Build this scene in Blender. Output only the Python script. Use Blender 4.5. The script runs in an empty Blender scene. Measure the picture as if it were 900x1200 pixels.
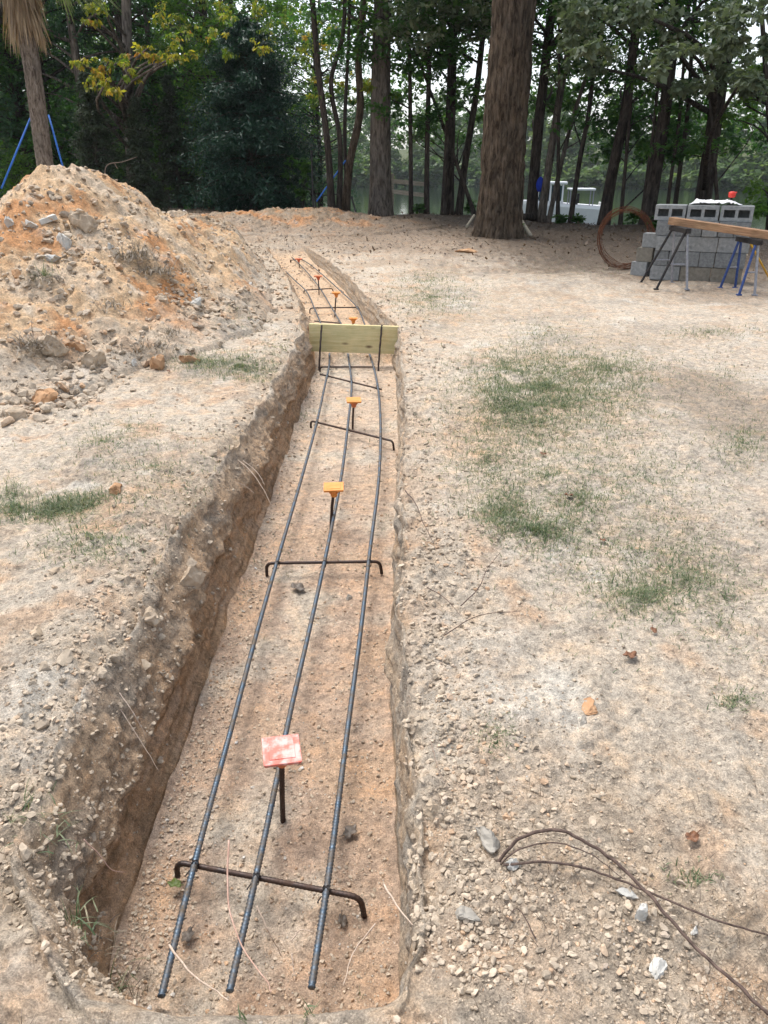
import bpy, math, random
import numpy as np
from mathutils import Vector, Matrix, Euler

random.seed(7)
RNG = np.random.default_rng(11)
SC = bpy.context.scene
COL = SC.collection
PI = math.pi

# ------------------------------------------------------------------ camera numbers
CAM_H = 1.45
PITCH = math.radians(24.8)
SP, CP = math.sin(PITCH), math.cos(PITCH)
F = 866.7            # focal length in pixels of a 900x1200 frame
cam_loc = np.array([0.0, 0.0, CAM_H])

def ray(px, py):
    a = (px - 450.0) / F
    b = (py - 600.0) / F
    # camera axis (0,CP,-SP), down vector (0,-SP,-CP)
    return np.array([a, CP - b * SP, -SP - b * CP])      # per unit of depth

def P(px, py, depth):
    return cam_loc + ray(px, py) * depth

def on_z(px, py, z):
    d = ray(px, py)
    t = (z - CAM_H) / d[2]
    return cam_loc + d * t

# ------------------------------------------------------------------ noise
_T = np.random.default_rng(5).random((8, 256, 256)) * 2 * PI
def gnoise(x, y, seed=0):
    x = np.asarray(x, float); y = np.asarray(y, float)
    T = _T[seed % 8]
    ox, oy = (seed * 37.7) % 91, (seed * 17.3) % 83
    x = x + ox; y = y + oy
    xi = np.floor(x).astype(np.int64); yi = np.floor(y).astype(np.int64)
    fx = x - xi; fy = y - yi
    u = fx * fx * fx * (fx * (fx * 6 - 15) + 10)
    v = fy * fy * fy * (fy * (fy * 6 - 15) + 10)
    def g(ix, iy, dx, dy):
        a = T[ix & 255, iy & 255]
        return np.cos(a) * dx + np.sin(a) * dy
    n00 = g(xi, yi, fx, fy); n10 = g(xi + 1, yi, fx - 1, fy)
    n01 = g(xi, yi + 1, fx, fy - 1); n11 = g(xi + 1, yi + 1, fx - 1, fy - 1)
    return ((n00 * (1 - u) + n10 * u) * (1 - v) + (n01 * (1 - u) + n11 * u) * v) * 1.5

def fbm(x, y, octaves=4, seed=0, gain=.5, lac=2.03):
    s = 0; a = 1.0; n = 0
    for o in range(octaves):
        s = s + a * gnoise(x * lac ** o, y * lac ** o, seed + o)
        n += a; a *= gain
    return s / n

_W = np.random.default_rng(9).random((3, 256, 256))
def worley(x, y, seed=0):
    x = np.asarray(x, float) + seed * 13.1; y = np.asarray(y, float) + seed * 7.7
    xi = np.floor(x).astype(np.int64); yi = np.floor(y).astype(np.int64)
    best = np.full(x.shape, 9.0); val = np.zeros(x.shape)
    for i in (-1, 0, 1):
        for j in (-1, 0, 1):
            cx = (xi + i) & 255; cy = (yi + j) & 255
            px_ = xi + i + _W[0][cx, cy]; py_ = yi + j + _W[1][cx, cy]
            d = (px_ - x) ** 2 + (py_ - y) ** 2
            m = d < best
            best = np.where(m, d, best); val = np.where(m, _W[2][cx, cy], val)
    return np.sqrt(best), val

def sm(a, b, x):
    t = np.clip((np.asarray(x, float) - a) / (b - a), 0, 1)
    return t * t * (3 - 2 * t)

# ------------------------------------------------------------------ terrain
WATER_Z = -1.62
def y_shore(x):
    return 33.0 + .8 * np.clip(-x - 3, 0, 70) - .95 * np.clip(x - 4.5, 0, 10)
def y_far(x):
    return 168.0 - 1.15 * np.clip(x - 22, 0, 75) + 9 * np.sin(x * .03)

def base_g(x, y):
    x = np.asarray(x, float); y = np.asarray(y, float)
    g = .34 * sm(15.5, 23, y) * (1 - sm(-1, 5, x)) + .14 * sm(10, 15, y) * sm(-.3, 2.0, x)
    ys = y_shore(x)
    g = g - 2.9 * sm(ys - 11, ys + 4, y)
    yf = y_far(x)
    g = g + 5.5 * sm(yf - 6, yf + 22, y) + 7 * sm(yf + 20, yf + 160, y)
    g = g + .05 * fbm(x * .35, y * .35, 3, 2) * sm(1.5, 6, y) + .16 * fbm(x * .55 + 3, y * .3, 3, 4) * sm(17, 22, y) * (1 - sm(30, 40, y))
    return g

# trench plan
TY = [0, 7.6, 8.5, 9.7, 11.8, 14.4, 17.9, 21]
TLx = [-.72, -.71, -.82, -1.03, -1.40, -1.94, -2.75, -3.6]
TRY = [0, 1.2, 2.5, 3.4, 5, 6.7, 7.6, 8.5, 9.7, 11.8, 14.4, 17.9, 21]
TRx = [.045, .045, .035, .055, .115, .12, .12, -.06, -.27, -.62, -1.16, -2.08, -3.0]
def sinterp(y, Y, X):
    return (np.interp(y - .22, Y, X) + np.interp(y, Y, X) + np.interp(y + .22, Y, X)) / 3
def tL(y): return sinterp(y, TY, TLx)
def tR(y): return sinterp(y, TRY, TRx)
def depth(y):
    y = np.asarray(y, float)
    d = .42 * sm(.86, 1.07, y)
    d = d - .15 * sm(7.80, 7.87, y)
    d = d - .06 * sm(9, 15, y)
    return d * (1 - sm(15.0, 17.2, y))
def floor_z(x, y):
    return float(base_g(x, y) - depth(y))

def micro(x, y, amp=1.0):
    """open ground relief"""
    n = .030 * fbm(x * 1.1, y * 1.1, 3, 1)
    n = n + .022 * fbm(x * 4.5, y * 4.5, 4, 3, .55)
    f1, v = worley(x * 14, y * 14, 1)
    rough = sm(-.15, .5, fbm(x * 1.7, y * 1.7, 2, 6))
    n = n + .022 * rough * np.clip(.75 - f1, 0, 1) * (v > .35) * (0.5 + v)
    f2, v2 = worley(x * 38, y * 38, 2)
    n = n + .011 * (.35 + rough) * np.clip(.7 - f2, 0, 1) * (v2 > .3)
    n = n + .0035 * np.clip(.7 - worley(x * 85, y * 85, 6)[0], 0, 1)
    n = n + .0045 * fbm(x * 55, y * 55, 2, 4)
    p1, pv = worley(x * 2.6, y * 1.9, 7)
    n = n - .013 * (pv > .62) * sm(.0, .16, .34 - p1)          # shallow boot and bucket prints
    return n * amp

# mounds: (x, y, height, rx, ry, power)
MOUNDS = [(-3.55, 9.3, 1.62, 2.55, 4.9, 1.35), (-5.6, 8.4, 1.55, 3.0, 4.2, 1.2), (-2.75, 9.6, .42, 1.5, 3.0, 1.5), (-3.3, 12.0, .85, 2.5, 3.8, 1.1)]
HEAPS = [(-3.9, 15.2, .80, 2.6, 2.2, 1.2), (-2.6, 20.0, .30, 4.6, 2.5, 1.0)]
def heap_h(x, y, specs, jag=1.0):
    h = np.full(np.shape(x), -1.0)
    wx = x + .30 * fbm(x * .9, y * .9, 3, 5); wy = y + .35 * fbm(x * .9, y * .9, 3, 7)
    for (cx, cy, hh, rx, ry, pw) in specs:
        d = np.sqrt(((wx - cx) / rx) ** 2 + ((wy - cy) / ry) ** 2)
        v = np.where(d < 1, hh * np.clip(1 - d, 0, 1) ** pw, -.6 * (d - 1))
        # rounded summit
        v = np.where(d < .12, v - hh * .10 * (1 - d / .12) ** 2, v)
        h = np.maximum(h, v) if specs is MOUNDS or True else h
    return h

def ground_h(x, y):
    """solid surface height incl. mounds (no trench)"""
    b = base_g(x, y)
    m = np.maximum(heap_h(np.asarray(x, float), np.asarray(y, float), MOUNDS), heap_h(np.asarray(x, float), np.asarray(y, float), HEAPS))
    return b + np.maximum(m, 0)

def on_ground(px, py, mound=True, lo=.5, hi=60):
    """where the line of sight through a photo pixel first meets the ground"""
    t = np.concatenate([np.linspace(lo, 14, 2600), np.linspace(14.01, hi, 2600)])
    d = ray(px, py)
    X = d[0] * t; Y = d[1] * t; Z = CAM_H + d[2] * t
    g = ground_h(X, Y) if mound else base_g(X, Y)
    inside = (X > tL(Y)) & (X < tR(Y))
    g = np.where(inside, base_g(X, Y) - depth(Y), g)
    k = np.argmax(Z <= g)
    ok = (Y < y_shore(X) - 3.0)
    if Z[k] > g[k] or not ok[k]:
        k = int(np.argmin(np.where(ok & (t > 14), Z - g, 99)))     # the crest of the bank
    return np.array([X[k], Y[k], g[k]]), t[k]

# ------------------------------------------------------------------ materials
def new_mat(name):
    m = bpy.data.materials.new(name); m.use_nodes = True
    nt = m.node_tree
    return m, nt, nt.nodes['Principled BSDF'], nt.nodes['Material Output']
def N(nt, t, **kw):
    n = nt.nodes.new(t)
    for k, v in kw.items(): setattr(n, k, v)
    return n
def ramp(nt, src, stops, interp='LINEAR'):
    r = N(nt, 'ShaderNodeValToRGB'); r.color_ramp.interpolation = interp
    el = r.color_ramp.elements
    while len(el) < len(stops): el.new(.5)
    for e, (p, c) in zip(el, stops):
        e.position = p; e.color = (c[0], c[1], c[2], 1) if not isinstance(c, float) else (c, c, c, 1)
    nt.links.new(src, r.inputs[0]); return r
def noise(nt, scale, detail=4, rough=.55, vec=None, dist=0):
    n = N(nt, 'ShaderNodeTexNoise'); n.inputs['Scale'].default_value = scale
    n.inputs['Detail'].default_value = detail; n.inputs['Roughness'].default_value = rough
    n.inputs['Distortion'].default_value = dist
    if vec is not None: nt.links.new(vec, n.inputs['Vector'])
    return n
def coords(nt, scale=(1, 1, 1), obj=True):
    tc = N(nt, 'ShaderNodeTexCoord'); mp = N(nt, 'ShaderNodeMapping')
    mp.inputs['Scale'].default_value = scale
    nt.links.new(tc.outputs['Object'], mp.inputs['Vector']); return mp.outputs[0]
def mix(nt, a, b, fac, mode='MIX'):
    m = N(nt, 'ShaderNodeMix', data_type='RGBA', blend_type=mode)
    for s, v in ((0, fac), (6, a), (7, b)):
        if isinstance(v, (int, float)): m.inputs[s].default_value = v
        elif isinstance(v, tuple): m.inputs[s].default_value = (*v, 1)
        else: nt.links.new(v, m.inputs[s])
    return m.outputs[2]
def bump(nt, h, strength, dist, bsdf, prev=None):
    b = N(nt, 'ShaderNodeBump'); b.inputs['Strength'].default_value = strength
    b.inputs['Distance'].default_value = dist
    nt.links.new(h, b.inputs['Height'])
    if prev is not None: nt.links.new(prev, b.inputs['Normal'])
    nt.links.new(b.outputs[0], bsdf.inputs['Normal']); return b.outputs[0]

def mat_simple(name, c1, c2, scale=8, rough=.7, bumpd=.002, metal=0.0, vecscale=(1, 1, 1), detail=5, spec=.3, lo=.3, hi=.7):
    m, nt, b, o = new_mat(name)
    v = coords(nt, vecscale)
    n = noise(nt, scale, detail, .6, v)
    r = ramp(nt, n.outputs[0], [(lo, c1), (hi, c2)])
    nt.links.new(r.outputs[0], b.inputs['Base Color'])
    b.inputs['Roughness'].default_value = rough; b.inputs['Metallic'].default_value = metal
    b.inputs['Specular IOR Level'].default_value = spec
    if bumpd: bump(nt, n.outputs[0], .8, bumpd, b)
    return m

def mat_ground():
    m, nt, b, o = new_mat('soil')
    v = coords(nt)
    at = N(nt, 'ShaderNodeAttribute'); at.attribute_name = 'soil_colour'
    n1 = noise(nt, 45, 8, .75, v); n2 = noise(nt, 230, 5, .7, v); n3 = noise(nt, 9, 6, .7, v)
    r1 = ramp(nt, n1.outputs[0], [(.28, .50), (.5, 1.0), (.72, 1.38)])
    c = mix(nt, at.outputs['Color'], r1.outputs[0], 1.0, 'MULTIPLY')
    r2 = ramp(nt, n2.outputs[0], [(.32, .58), (.52, 1.0), (.68, 1.42)])
    c = mix(nt, c, r2.outputs[0], .95, 'MULTIPLY')
    n4 = noise(nt, 18, 7, .78, v); r4 = ramp(nt, n4.outputs[0], [(.34, .66), (.5, 1.0), (.66, 1.26)])
    c = mix(nt, c, r4.outputs[0], .9, 'MULTIPLY')
    r3 = ramp(nt, n3.outputs[0], [(.3, (.88, .91, .94)), (.5, (1, 1, 1)), (.7, (1.10, .98, .86))])
    c = mix(nt, c, r3.outputs[0], 1.0, 'MULTIPLY')
    # small pale and rusty grains
    vo = N(nt, 'ShaderNodeTexVoronoi'); vo.inputs['Scale'].default_value = 120
    nt.links.new(v, vo.inputs['Vector'])
    g = ramp(nt, vo.outputs['Distance'], [(.10, 1.0), (.24, 0.0)])
    sel = N(nt, 'ShaderNodeSeparateColor'); nt.links.new(vo.outputs['Color'], sel.inputs[0])
    gs = ramp(nt, sel.outputs[0], [(.80, 0.0), (.84, 1.0)])
    gm = mix(nt, g.outputs[0], gs.outputs[0], 1.0, 'MULTIPLY')
    gc = ramp(nt, sel.outputs[1], [(.0, (.62, .56, .48)), (.55, (.50, .43, .36)), (.8, (.45, .25, .13)), (1., (.10, .08, .06))])
    c = mix(nt, c, gc.outputs[0], gm)
    vo3 = N(nt, 'ShaderNodeTexVoronoi'); vo3.inputs['Scale'].default_value = 48; nt.links.new(v, vo3.inputs['Vector'])
    g3 = ramp(nt, vo3.outputs['Distance'], [(.12, 1.0), (.22, 0.0)]); sel3 = N(nt, 'ShaderNodeSeparateColor'); nt.links.new(vo3.outputs['Color'], sel3.inputs[0])
    gs3 = ramp(nt, sel3.outputs[2], [(.82, 0.0), (.85, 1.0)]); gm3 = mix(nt, g3.outputs[0], gs3.outputs[0], 1.0, 'MULTIPLY')
    c = mix(nt, c, gc.outputs[0], gm3)
    nt.links.new(c, b.inputs['Base Color'])
    b.inputs['Roughness'].default_value = .95; b.inputs['Specular IOR Level'].default_value = .12
    p = bump(nt, n1.outputs[0], .9, .012, b)
    p = bump(nt, n2.outputs[0], .8, .004, b, p)
    p = bump(nt, gm, .8, .003, b, p)
    vo2 = N(nt, 'ShaderNodeTexVoronoi'); vo2.inputs['Scale'].default_value = 62; vo2.inputs['Randomness'].default_value = 1; nt.links.new(v, vo2.inputs['Vector'])
    vr = ramp(nt, vo2.outputs['Distance'], [(.05, 1.0), (.6, 0.0)]); p = bump(nt, vr.outputs[0], .3, .005, b, p)
    p = bump(nt, n4.outputs[0], .7, .02, b, p)
    p = bump(nt, gm3, .7, .006, b, p)
    return m

def mat_leaf(name, cols, trans=.35, rough=.5):
    m, nt, b, o = new_mat(name)
    at = N(nt, 'ShaderNodeAttribute'); at.attribute_name = 'var'
    r = ramp(nt, at.outputs['Fac'], [(i / max(1, len(cols) - 1), c) for i, c in enumerate(cols)])
    nt.links.new(r.outputs[0], b.inputs['Base Color'])
    b.inputs['Roughness'].default_value = rough; b.inputs['Specular IOR Level'].default_value = .35
    t = N(nt, 'ShaderNodeBsdfTranslucent'); nt.links.new(mix(nt, r.outputs[0], (1.25, 1.3, .75), 1.0, 'MULTIPLY'), t.inputs[0])
    ms = N(nt, 'ShaderNodeMixShader'); ms.inputs[0].default_value = trans
    nt.links.new(b.outputs[0], ms.inputs[1]); nt.links.new(t.outputs[0], ms.inputs[2])
    nt.links.new(ms.outputs[0], o.inputs[0])
    return m

def mat_bark(name, c1, c2, c3, sc=1.0):
    m, nt, b, o = new_mat(name)
    v = coords(nt, (1, 1, .22))
    n = noise(nt, 14 * sc, 8, .7, v, .6)
    v2 = coords(nt); n2 = noise(nt, 2.2, 4, .6, v2)
    r = ramp(nt, n.outputs[0], [(.36, c1), (.5, c2), (.66, c3)])
    r2 = ramp(nt, n2.outputs[0], [(.3, (.7, .72, .75)), (.7, (1.15, 1.1, 1.05))])
    nt.links.new(mix(nt, r.outputs[0], r2.outputs[0], 1.0, 'MULTIPLY'), b.inputs['Base Color'])
    b.inputs['Roughness'].default_value = .95; b.inputs['Specular IOR Level'].default_value = .1
    bump(nt, n.outputs[0], 1.0, .05, b)
    return m

def mat_rebar(name, c, rust, amt):
    m, nt, b, o = new_mat(name)
    v = coords(nt)
    n = noise(nt, 22, 6, .7, v)
    r = ramp(nt, n.outputs[0], [(.5 - amt * .3, c), (.62, rust)])
    nt.links.new(r.outputs[0], b.inputs['Base Color'])
    b.inputs['Metallic'].default_value = .55
    rr = ramp(nt, n.outputs[0], [(.4, .38), (.65, .75)])
    nt.links.new(rr.outputs[0], b.inputs['Roughness'])
    n2 = noise(nt, 400, 3, .6, v); bump(nt, n2.outputs[0], .5, .001, b)
    return m

def mat_wood(name, c1, c2, c3, axis='X', knots=False):
    m, nt, b, o = new_mat(name)
    sc = (1.2, 14, 14) if axis == 'X' else (14, 14, 1.2)
    v = coords(nt, sc)
    n = noise(nt, 3.2, 8, .65, v, .9)
    r = ramp(nt, n.outputs[0], [(.28, c1), (.5, c2), (.72, c3)])
    col = r.outputs[0]
    v2 = coords(nt); n2 = noise(nt, 5, 4, .6, v2)
    r2 = ramp(nt, n2.outputs[0], [(.3, (.82, .86, .80)), (.7, (1.1, 1.04, .98))])
    col = mix(nt, col, r2.outputs[0], 1.0, 'MULTIPLY')
    if knots:
        v3 = coords(nt, (2.2, 1, 5.5))
        vo = N(nt, 'ShaderNodeTexVoronoi'); vo.inputs['Scale'].default_value = 1.35; nt.links.new(v3, vo.inputs['Vector'])
        k = ramp(nt, vo.outputs['Distance'], [(.05, 1.0), (.16, 0.0)])
        col = mix(nt, col, (.12, .06, .03), k.outputs[0])
    nt.links.new(col, b.inputs['Base Color'])
    b.inputs['Roughness'].default_value = .75; b.inputs['Specular IOR Level'].default_value = .25
    bump(nt, n.outputs[0], .5, .003, b)
    return m

M = {}
M['soil'] = mat_ground()
M['rock_tan'] = mat_simple('tan_rock', (.30, .23, .16), (.50, .41, .31), 16, .9, .004, spec=.15)
M['rock_orange'] = mat_simple('orange_rock', (.33, .18, .09), (.50, .32, .19), 14, .9, .004, spec=.15)
M['rock_white'] = mat_simple('white_rock', (.40, .385, .35), (.56, .55, .51), 20, .85, .003, spec=.2)
M['rock_grey'] = mat_simple('grey_rock', (.24, .22, .19), (.40, .37, .32), 16, .9, .004, spec=.15)
M['bar_blue'] = mat_rebar('blued_steel_bar', (.075, .112, .155), (.13, .105, .08), .25)
M['bar_dark'] = mat_rebar('rusting_steel_bar', (.035, .030, .030), (.075, .045, .033), .5)
M['wire'] = mat_rebar('tie_wire_steel', (.03, .03, .035), (.05, .04, .035), .5)
M['rust'] = mat_simple('rusty_wire', (.055, .02, .011), (.15, .055, .024), 30, .9, .001, spec=.2)
M['cap_pink'] = mat_simple('scuffed_red_plastic', (.60, .15, .11), (.70, .40, .36), 34, .55, .0006, spec=.4, lo=.42, hi=.62)
M['cap_red'] = mat_simple('red_plastic', (.52, .10, .04), (.60, .16, .07), 20, .5, 0, spec=.4)
M['cap_orange'] = mat_simple('orange_plastic', (.62, .22, .04), (.72, .30, .08), 25, .5, .0004, spec=.4)
M['cap_scuff'] = mat_simple('red_orange_plastic', (.58, .15, .05), (.62, .24, .12), 25, .5, .0004, spec=.4)
M['lumber'] = mat_wood('treated_lumber', (.52, .44, .22), (.64, .56, .31), (.74, .66, .42), 'X', True)
M['plank'] = mat_wood('weathered_plank', (.14, .075, .045), (.27, .16, .095), (.40, .27, .17), 'X')
M['grey_wood'] = mat_wood('grey_weathered_wood', (.22, .19, .15), (.36, .32, .26), (.50, .46, .40), 'X')
M['block'] = mat_simple('concrete_block', (.13, .14, .145), (.24, .25, .25), 30, .95, .004, spec=.1)  # block greys darkened to hold the shade of trees overhead
M['block2'] = mat_simple('concrete_block_pale', (.19, .20, .205), (.31, .32, .315), 26, .95, .004, spec=.1)
M['block3'] = mat_simple('concrete_block_buff', (.15, .14, .115), (.24, .22, .185), 26, .95, .004, spec=.1)
M['blue_metal'] = mat_simple('blue_painted_steel', (.02, .045, .16), (.04, .08, .24), 30, .5, 0, .3, spec=.4)
M['grey_metal'] = mat_simple('galvanised_steel', (.20, .21, .24), (.34, .35, .38), 30, .5, 0, .5)
M['black_metal'] = mat_simple('black_steel', (.012, .012, .016), (.04, .035, .03), 30, .6, 0, .3)
M['yellow'] = mat_simple('yellow_paint', (.60, .34, .02), (.70, .42, .05), 30, .5, 0)
M['red'] = mat_simple('red_paint', (.55, .03, .02), (.65, .06, .04), 20, .5, 0)
M['strap'] = mat_simple('blue_webbing', (.02, .10, .38), (.05, .18, .55), 60, .8, .0005)
M['bluebag'] = mat_simple('blue_cloth', (.01, .03, .30), (.02, .06, .50), 10, .8, .01)
M['plastic_white'] = mat_simple('white_plastic_sheet', (.60, .60, .60), (.78, .78, .78), 12, .4, .002)
M['gel'] = mat_simple('white_gelcoat', (.72, .74, .75), (.80, .81, .82), 4, .25, 0, spec=.5)
M['dark_glass'] = mat_simple('tinted_glass', (.02, .04, .05), (.03, .06, .07), 4, .08, 0, spec=.6)
M['twig'] = mat_simple('twig_bark', (.16, .11, .08), (.30, .23, .18), 60, .9, .001)
M['vine'] = mat_simple('dark_vine_bark', (.045, .03, .025), (.15, .105, .085), 60, .9, .001)
M['root'] = mat_simple('pale_root', (.36, .28, .22), (.58, .47, .38), 60, .8, .001)
M['root_pink'] = mat_simple('pinkish_root', (.34, .20, .15), (.52, .36, .29), 60, .8, .001)
M['deadleaf'] = mat_leaf('dead_brown_leaf', [(.10, .045, .022), (.20, .09, .045), (.26, .14, .08)], .15)
M['mudleaf'] = mat_leaf('muddy_grey_leaf', [(.09, .075, .06), (.15, .12, .095)], .05)
M['greenleaf'] = mat_leaf('fallen_green_leaf', [(.06, .09, .02), (.12, .16, .04)], .2)
M['bark'] = mat_bark('ridged_brown_bark', (.022, .016, .011), (.080, .060, .042), (.15, .118, .088))
M['bark_grey'] = mat_bark('grey_brown_bark', (.05, .042, .035), (.14, .12, .10), (.24, .21, .18))
M['bark_dark'] = mat_bark('dark_bark', (.018, .015, .013), (.055, .045, .038), (.10, .085, .07))
M['bark_palm'] = mat_bark('palm_bark', (.07, .055, .045), (.20, .17, .14), (.33, .29, .25), 2.2)
M['leaf_mid'] = mat_leaf('mid_green_leaves', [(.022, .070, .020), (.045, .12, .028), (.10, .19, .04)], .55)
M['leaf_bright'] = mat_leaf('bright_green_leaves', [(.055, .14, .025), (.10, .20, .035), (.17, .26, .05)], .6)
M['leaf_grey'] = mat_leaf('grey_green_oak_leaves', [(.075, .11, .065), (.11, .145, .085), (.16, .19, .12)], .35)
M['leaf_yellow'] = mat_leaf('yellowing_leaves', [(.07, .14, .025), (.13, .20, .03), (.26, .27, .035), (.44, .33, .04), (.42, .18, .05)], .55)
M['leaf_blue'] = mat_leaf('blue_green_leaves', [(.028, .075, .040), (.048, .115, .055), (.08, .16, .075)], .45)
M['needle_dark'] = mat_leaf('dark_evergreen_needles', [(.008, .034, .022), (.014, .050, .032), (.026, .072, .044)], .2)
M['needle_olive'] = mat_leaf('olive_juniper_needles', [(.025, .042, .022), (.04, .06, .03), (.06, .08, .045)], .15)
M['leaf_far'] = mat_leaf('far_shore_leaves', [(.05, .10, .035), (.09, .155, .05), (.16, .22, .07)], .45)
M['frond_dead'] = mat_leaf('dead_palm_fronds', [(.20, .14, .09), (.32, .24, .16), (.45, .36, .26)], .2)
M['frond'] = mat_leaf('green_palm_fronds', [(.05, .08, .03), (.09, .13, .05)], .25)
M['grass'] = mat_leaf('grass_blades', [(.055, .10, .045), (.10, .145, .07), (.18, .21, .12), (.34, .31, .21)], .35)
M['straw'] = mat_leaf('dry_straw', [(.08, .06, .045), (.17, .13, .09), (.34, .28, .20)], .15)
M['brush'] = mat_leaf('dry_grey_brush', [(.11, .09, .07), (.20, .165, .125), (.30, .25, .19)], .1)
M['litter'] = mat_leaf('leaf_litter', [(.05, .03, .02), (.10, .06, .035), (.17, .11, .065)], .1)
def mat_rubble():
    m, nt, b, o = new_mat('mixed_gravel')
    at = N(nt, 'ShaderNodeAttribute'); at.attribute_name = 'var'
    r = ramp(nt, at.outputs['Fac'], [(0, (.24, .195, .15)), (.3, (.40, .33, .25)), (.55, (.50, .415, .32)), (.72, (.45, .30, .19)), (.86, (.44, .39, .33)), (.93, (.52, .49, .44)), (1, (.58, .57, .54))])
    n = noise(nt, 60, 5, .7, coords(nt)); r2 = ramp(nt, n.outputs[0], [(.3, .72), (.7, 1.22)])
    nt.links.new(mix(nt, r.outputs[0], r2.outputs[0], 1.0, 'MULTIPLY'), b.inputs['Base Color'])
    b.inputs['Roughness'].default_value = .92; b.inputs['Specular IOR Level'].default_value = .15
    bump(nt, n.outputs[0], .8, .003, b); return m
M['gravel'] = mat_rubble()
def mat_water():
    m, nt, b, o = new_mat('lake_water')
    b.inputs['Base Color'].default_value = (.02, .035, .02, 1)
    b.inputs['Roughness'].default_value = .05; b.inputs['Specular IOR Level'].default_value = .5
    b.inputs['IOR'].default_value = 1.33
    v = coords(nt, (1.0, .35, 1)); n = noise(nt, 1.6, 4, .6, v); bump(nt, n.outputs[0], .35, .05, b)
    return m
M['water'] = mat_water()

# ------------------------------------------------------------------ mesh helpers
def raw_mesh(name, V, FC, mat, smooth=False, var=None, colour=None):
    """V (n,3); FC list of (m,k) int arrays (or one array)"""
    me = bpy.data.meshes.new(name)
    V = np.asarray(V, np.float32)
    if not isinstance(FC, list): FC = [FC]
    FC = [np.asarray(f, np.int32) for f in FC if len(f)]
    me.vertices.add(len(V)); me.vertices.foreach_set('co', V.ravel())
    nl = sum(f.size for f in FC); nf = sum(len(f) for f in FC)
    me.loops.add(nl); me.loops.foreach_set('vertex_index', np.concatenate([f.ravel() for f in FC]))
    me.polygons.add(nf)
    st = []; s0 = 0
    for f in FC:
        st.append(s0 + np.arange(len(f)) * f.shape[1]); s0 += f.size
    me.polygons.foreach_set('loop_start', np.concatenate(st).astype(np.int32))
    me.update(calc_edges=True)
    me.polygons.foreach_set('use_smooth', np.full(nf, smooth))
    if var is not None:
        a = me.attributes.new('var', 'FLOAT', 'FACE'); a.data.foreach_set('value', np.asarray(var, np.float32))
    if colour is not None:
        a = me.attributes.new('soil_colour', 'FLOAT_COLOR', 'POINT')
        c = np.ones((len(V), 4), np.float32); c[:, :3] = colour; a.data.foreach_set('color', c.ravel())
    me.materials.append(M[mat]); me.validate(clean_customdata=False)
    return me

def link(name, me, parent=None, loc=None):
    o = bpy.data.objects.new(name, me); COL.objects.link(o)
    if parent is not None: o.parent = parent
    if loc is not None: o.location = loc
    return o
def tag(o, label=None, cat=None, group=None, kind=None):
    if label: o['label'] = label
    if cat: o['category'] = cat
    if group: o['group'] = group
    if kind: o['kind'] = kind
    return o
def empty(name, loc, label, cat, group=None, rz=0):
    o = bpy.data.objects.new(name, None); COL.objects.link(o); o.location = tuple(float(v) for v in loc); o.rotation_euler = (0, 0, rz)
    o.empty_display_size = .1
    return tag(o, label, cat, group)

def tube(pts, rad, seg=10, wob=None, cap=True):
    """swept tube -> V, quads(+caps as quads list)"""
    pts = np.asarray(pts, float); n = len(pts)
    rad = np.full(n, rad) if np.isscalar(rad) else np.asarray(rad, float)
    T = np.gradient(pts, axis=0); T /= np.linalg.norm(T, axis=1)[:, None] + 1e-12
    up = np.array([0, 0, 1.0]) if abs(T[0][2]) < .9 else np.array([1.0, 0, 0])
    U = np.zeros_like(pts); W = np.zeros_like(pts)
    u = np.cross(up, T[0]); u /= np.linalg.norm(u)
    for i in range(n):
        u = u - T[i] * np.dot(u, T[i]); u /= np.linalg.norm(u) + 1e-12
        U[i] = u; W[i] = np.cross(T[i], u)
    a = np.arange(seg) / seg * 2 * PI
    R = rad[:, None] * (wob if wob is not None else 1.0)
    R = np.broadcast_to(R, (n, seg))
    V = pts[:, None, :] + R[:, :, None] * (np.cos(a)[None, :, None] * U[:, None, :] + np.sin(a)[None, :, None] * W[:, None, :])
    V = V.reshape(-1, 3)
    i = np.arange(n - 1)[:, None] * seg; j = np.arange(seg)[None, :]; j2 = (j + 1) % seg
    Q = np.stack([i + j, i + j2, i + seg + j2, i + seg + j], -1).reshape(-1, 4)
    if cap:
        c0 = len(V); V = np.vstack([V, pts[0], pts[-1]])
        jj = np.arange(seg); k = (jj + 1) % seg
        Tt = np.vstack([np.stack([k, jj, np.full(seg, c0)], -1), np.stack([(n - 1) * seg + jj, (n - 1) * seg + k, np.full(seg, c0 + 1)], -1)])
        return V, [Q, Tt]
    return V, [Q]

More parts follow.
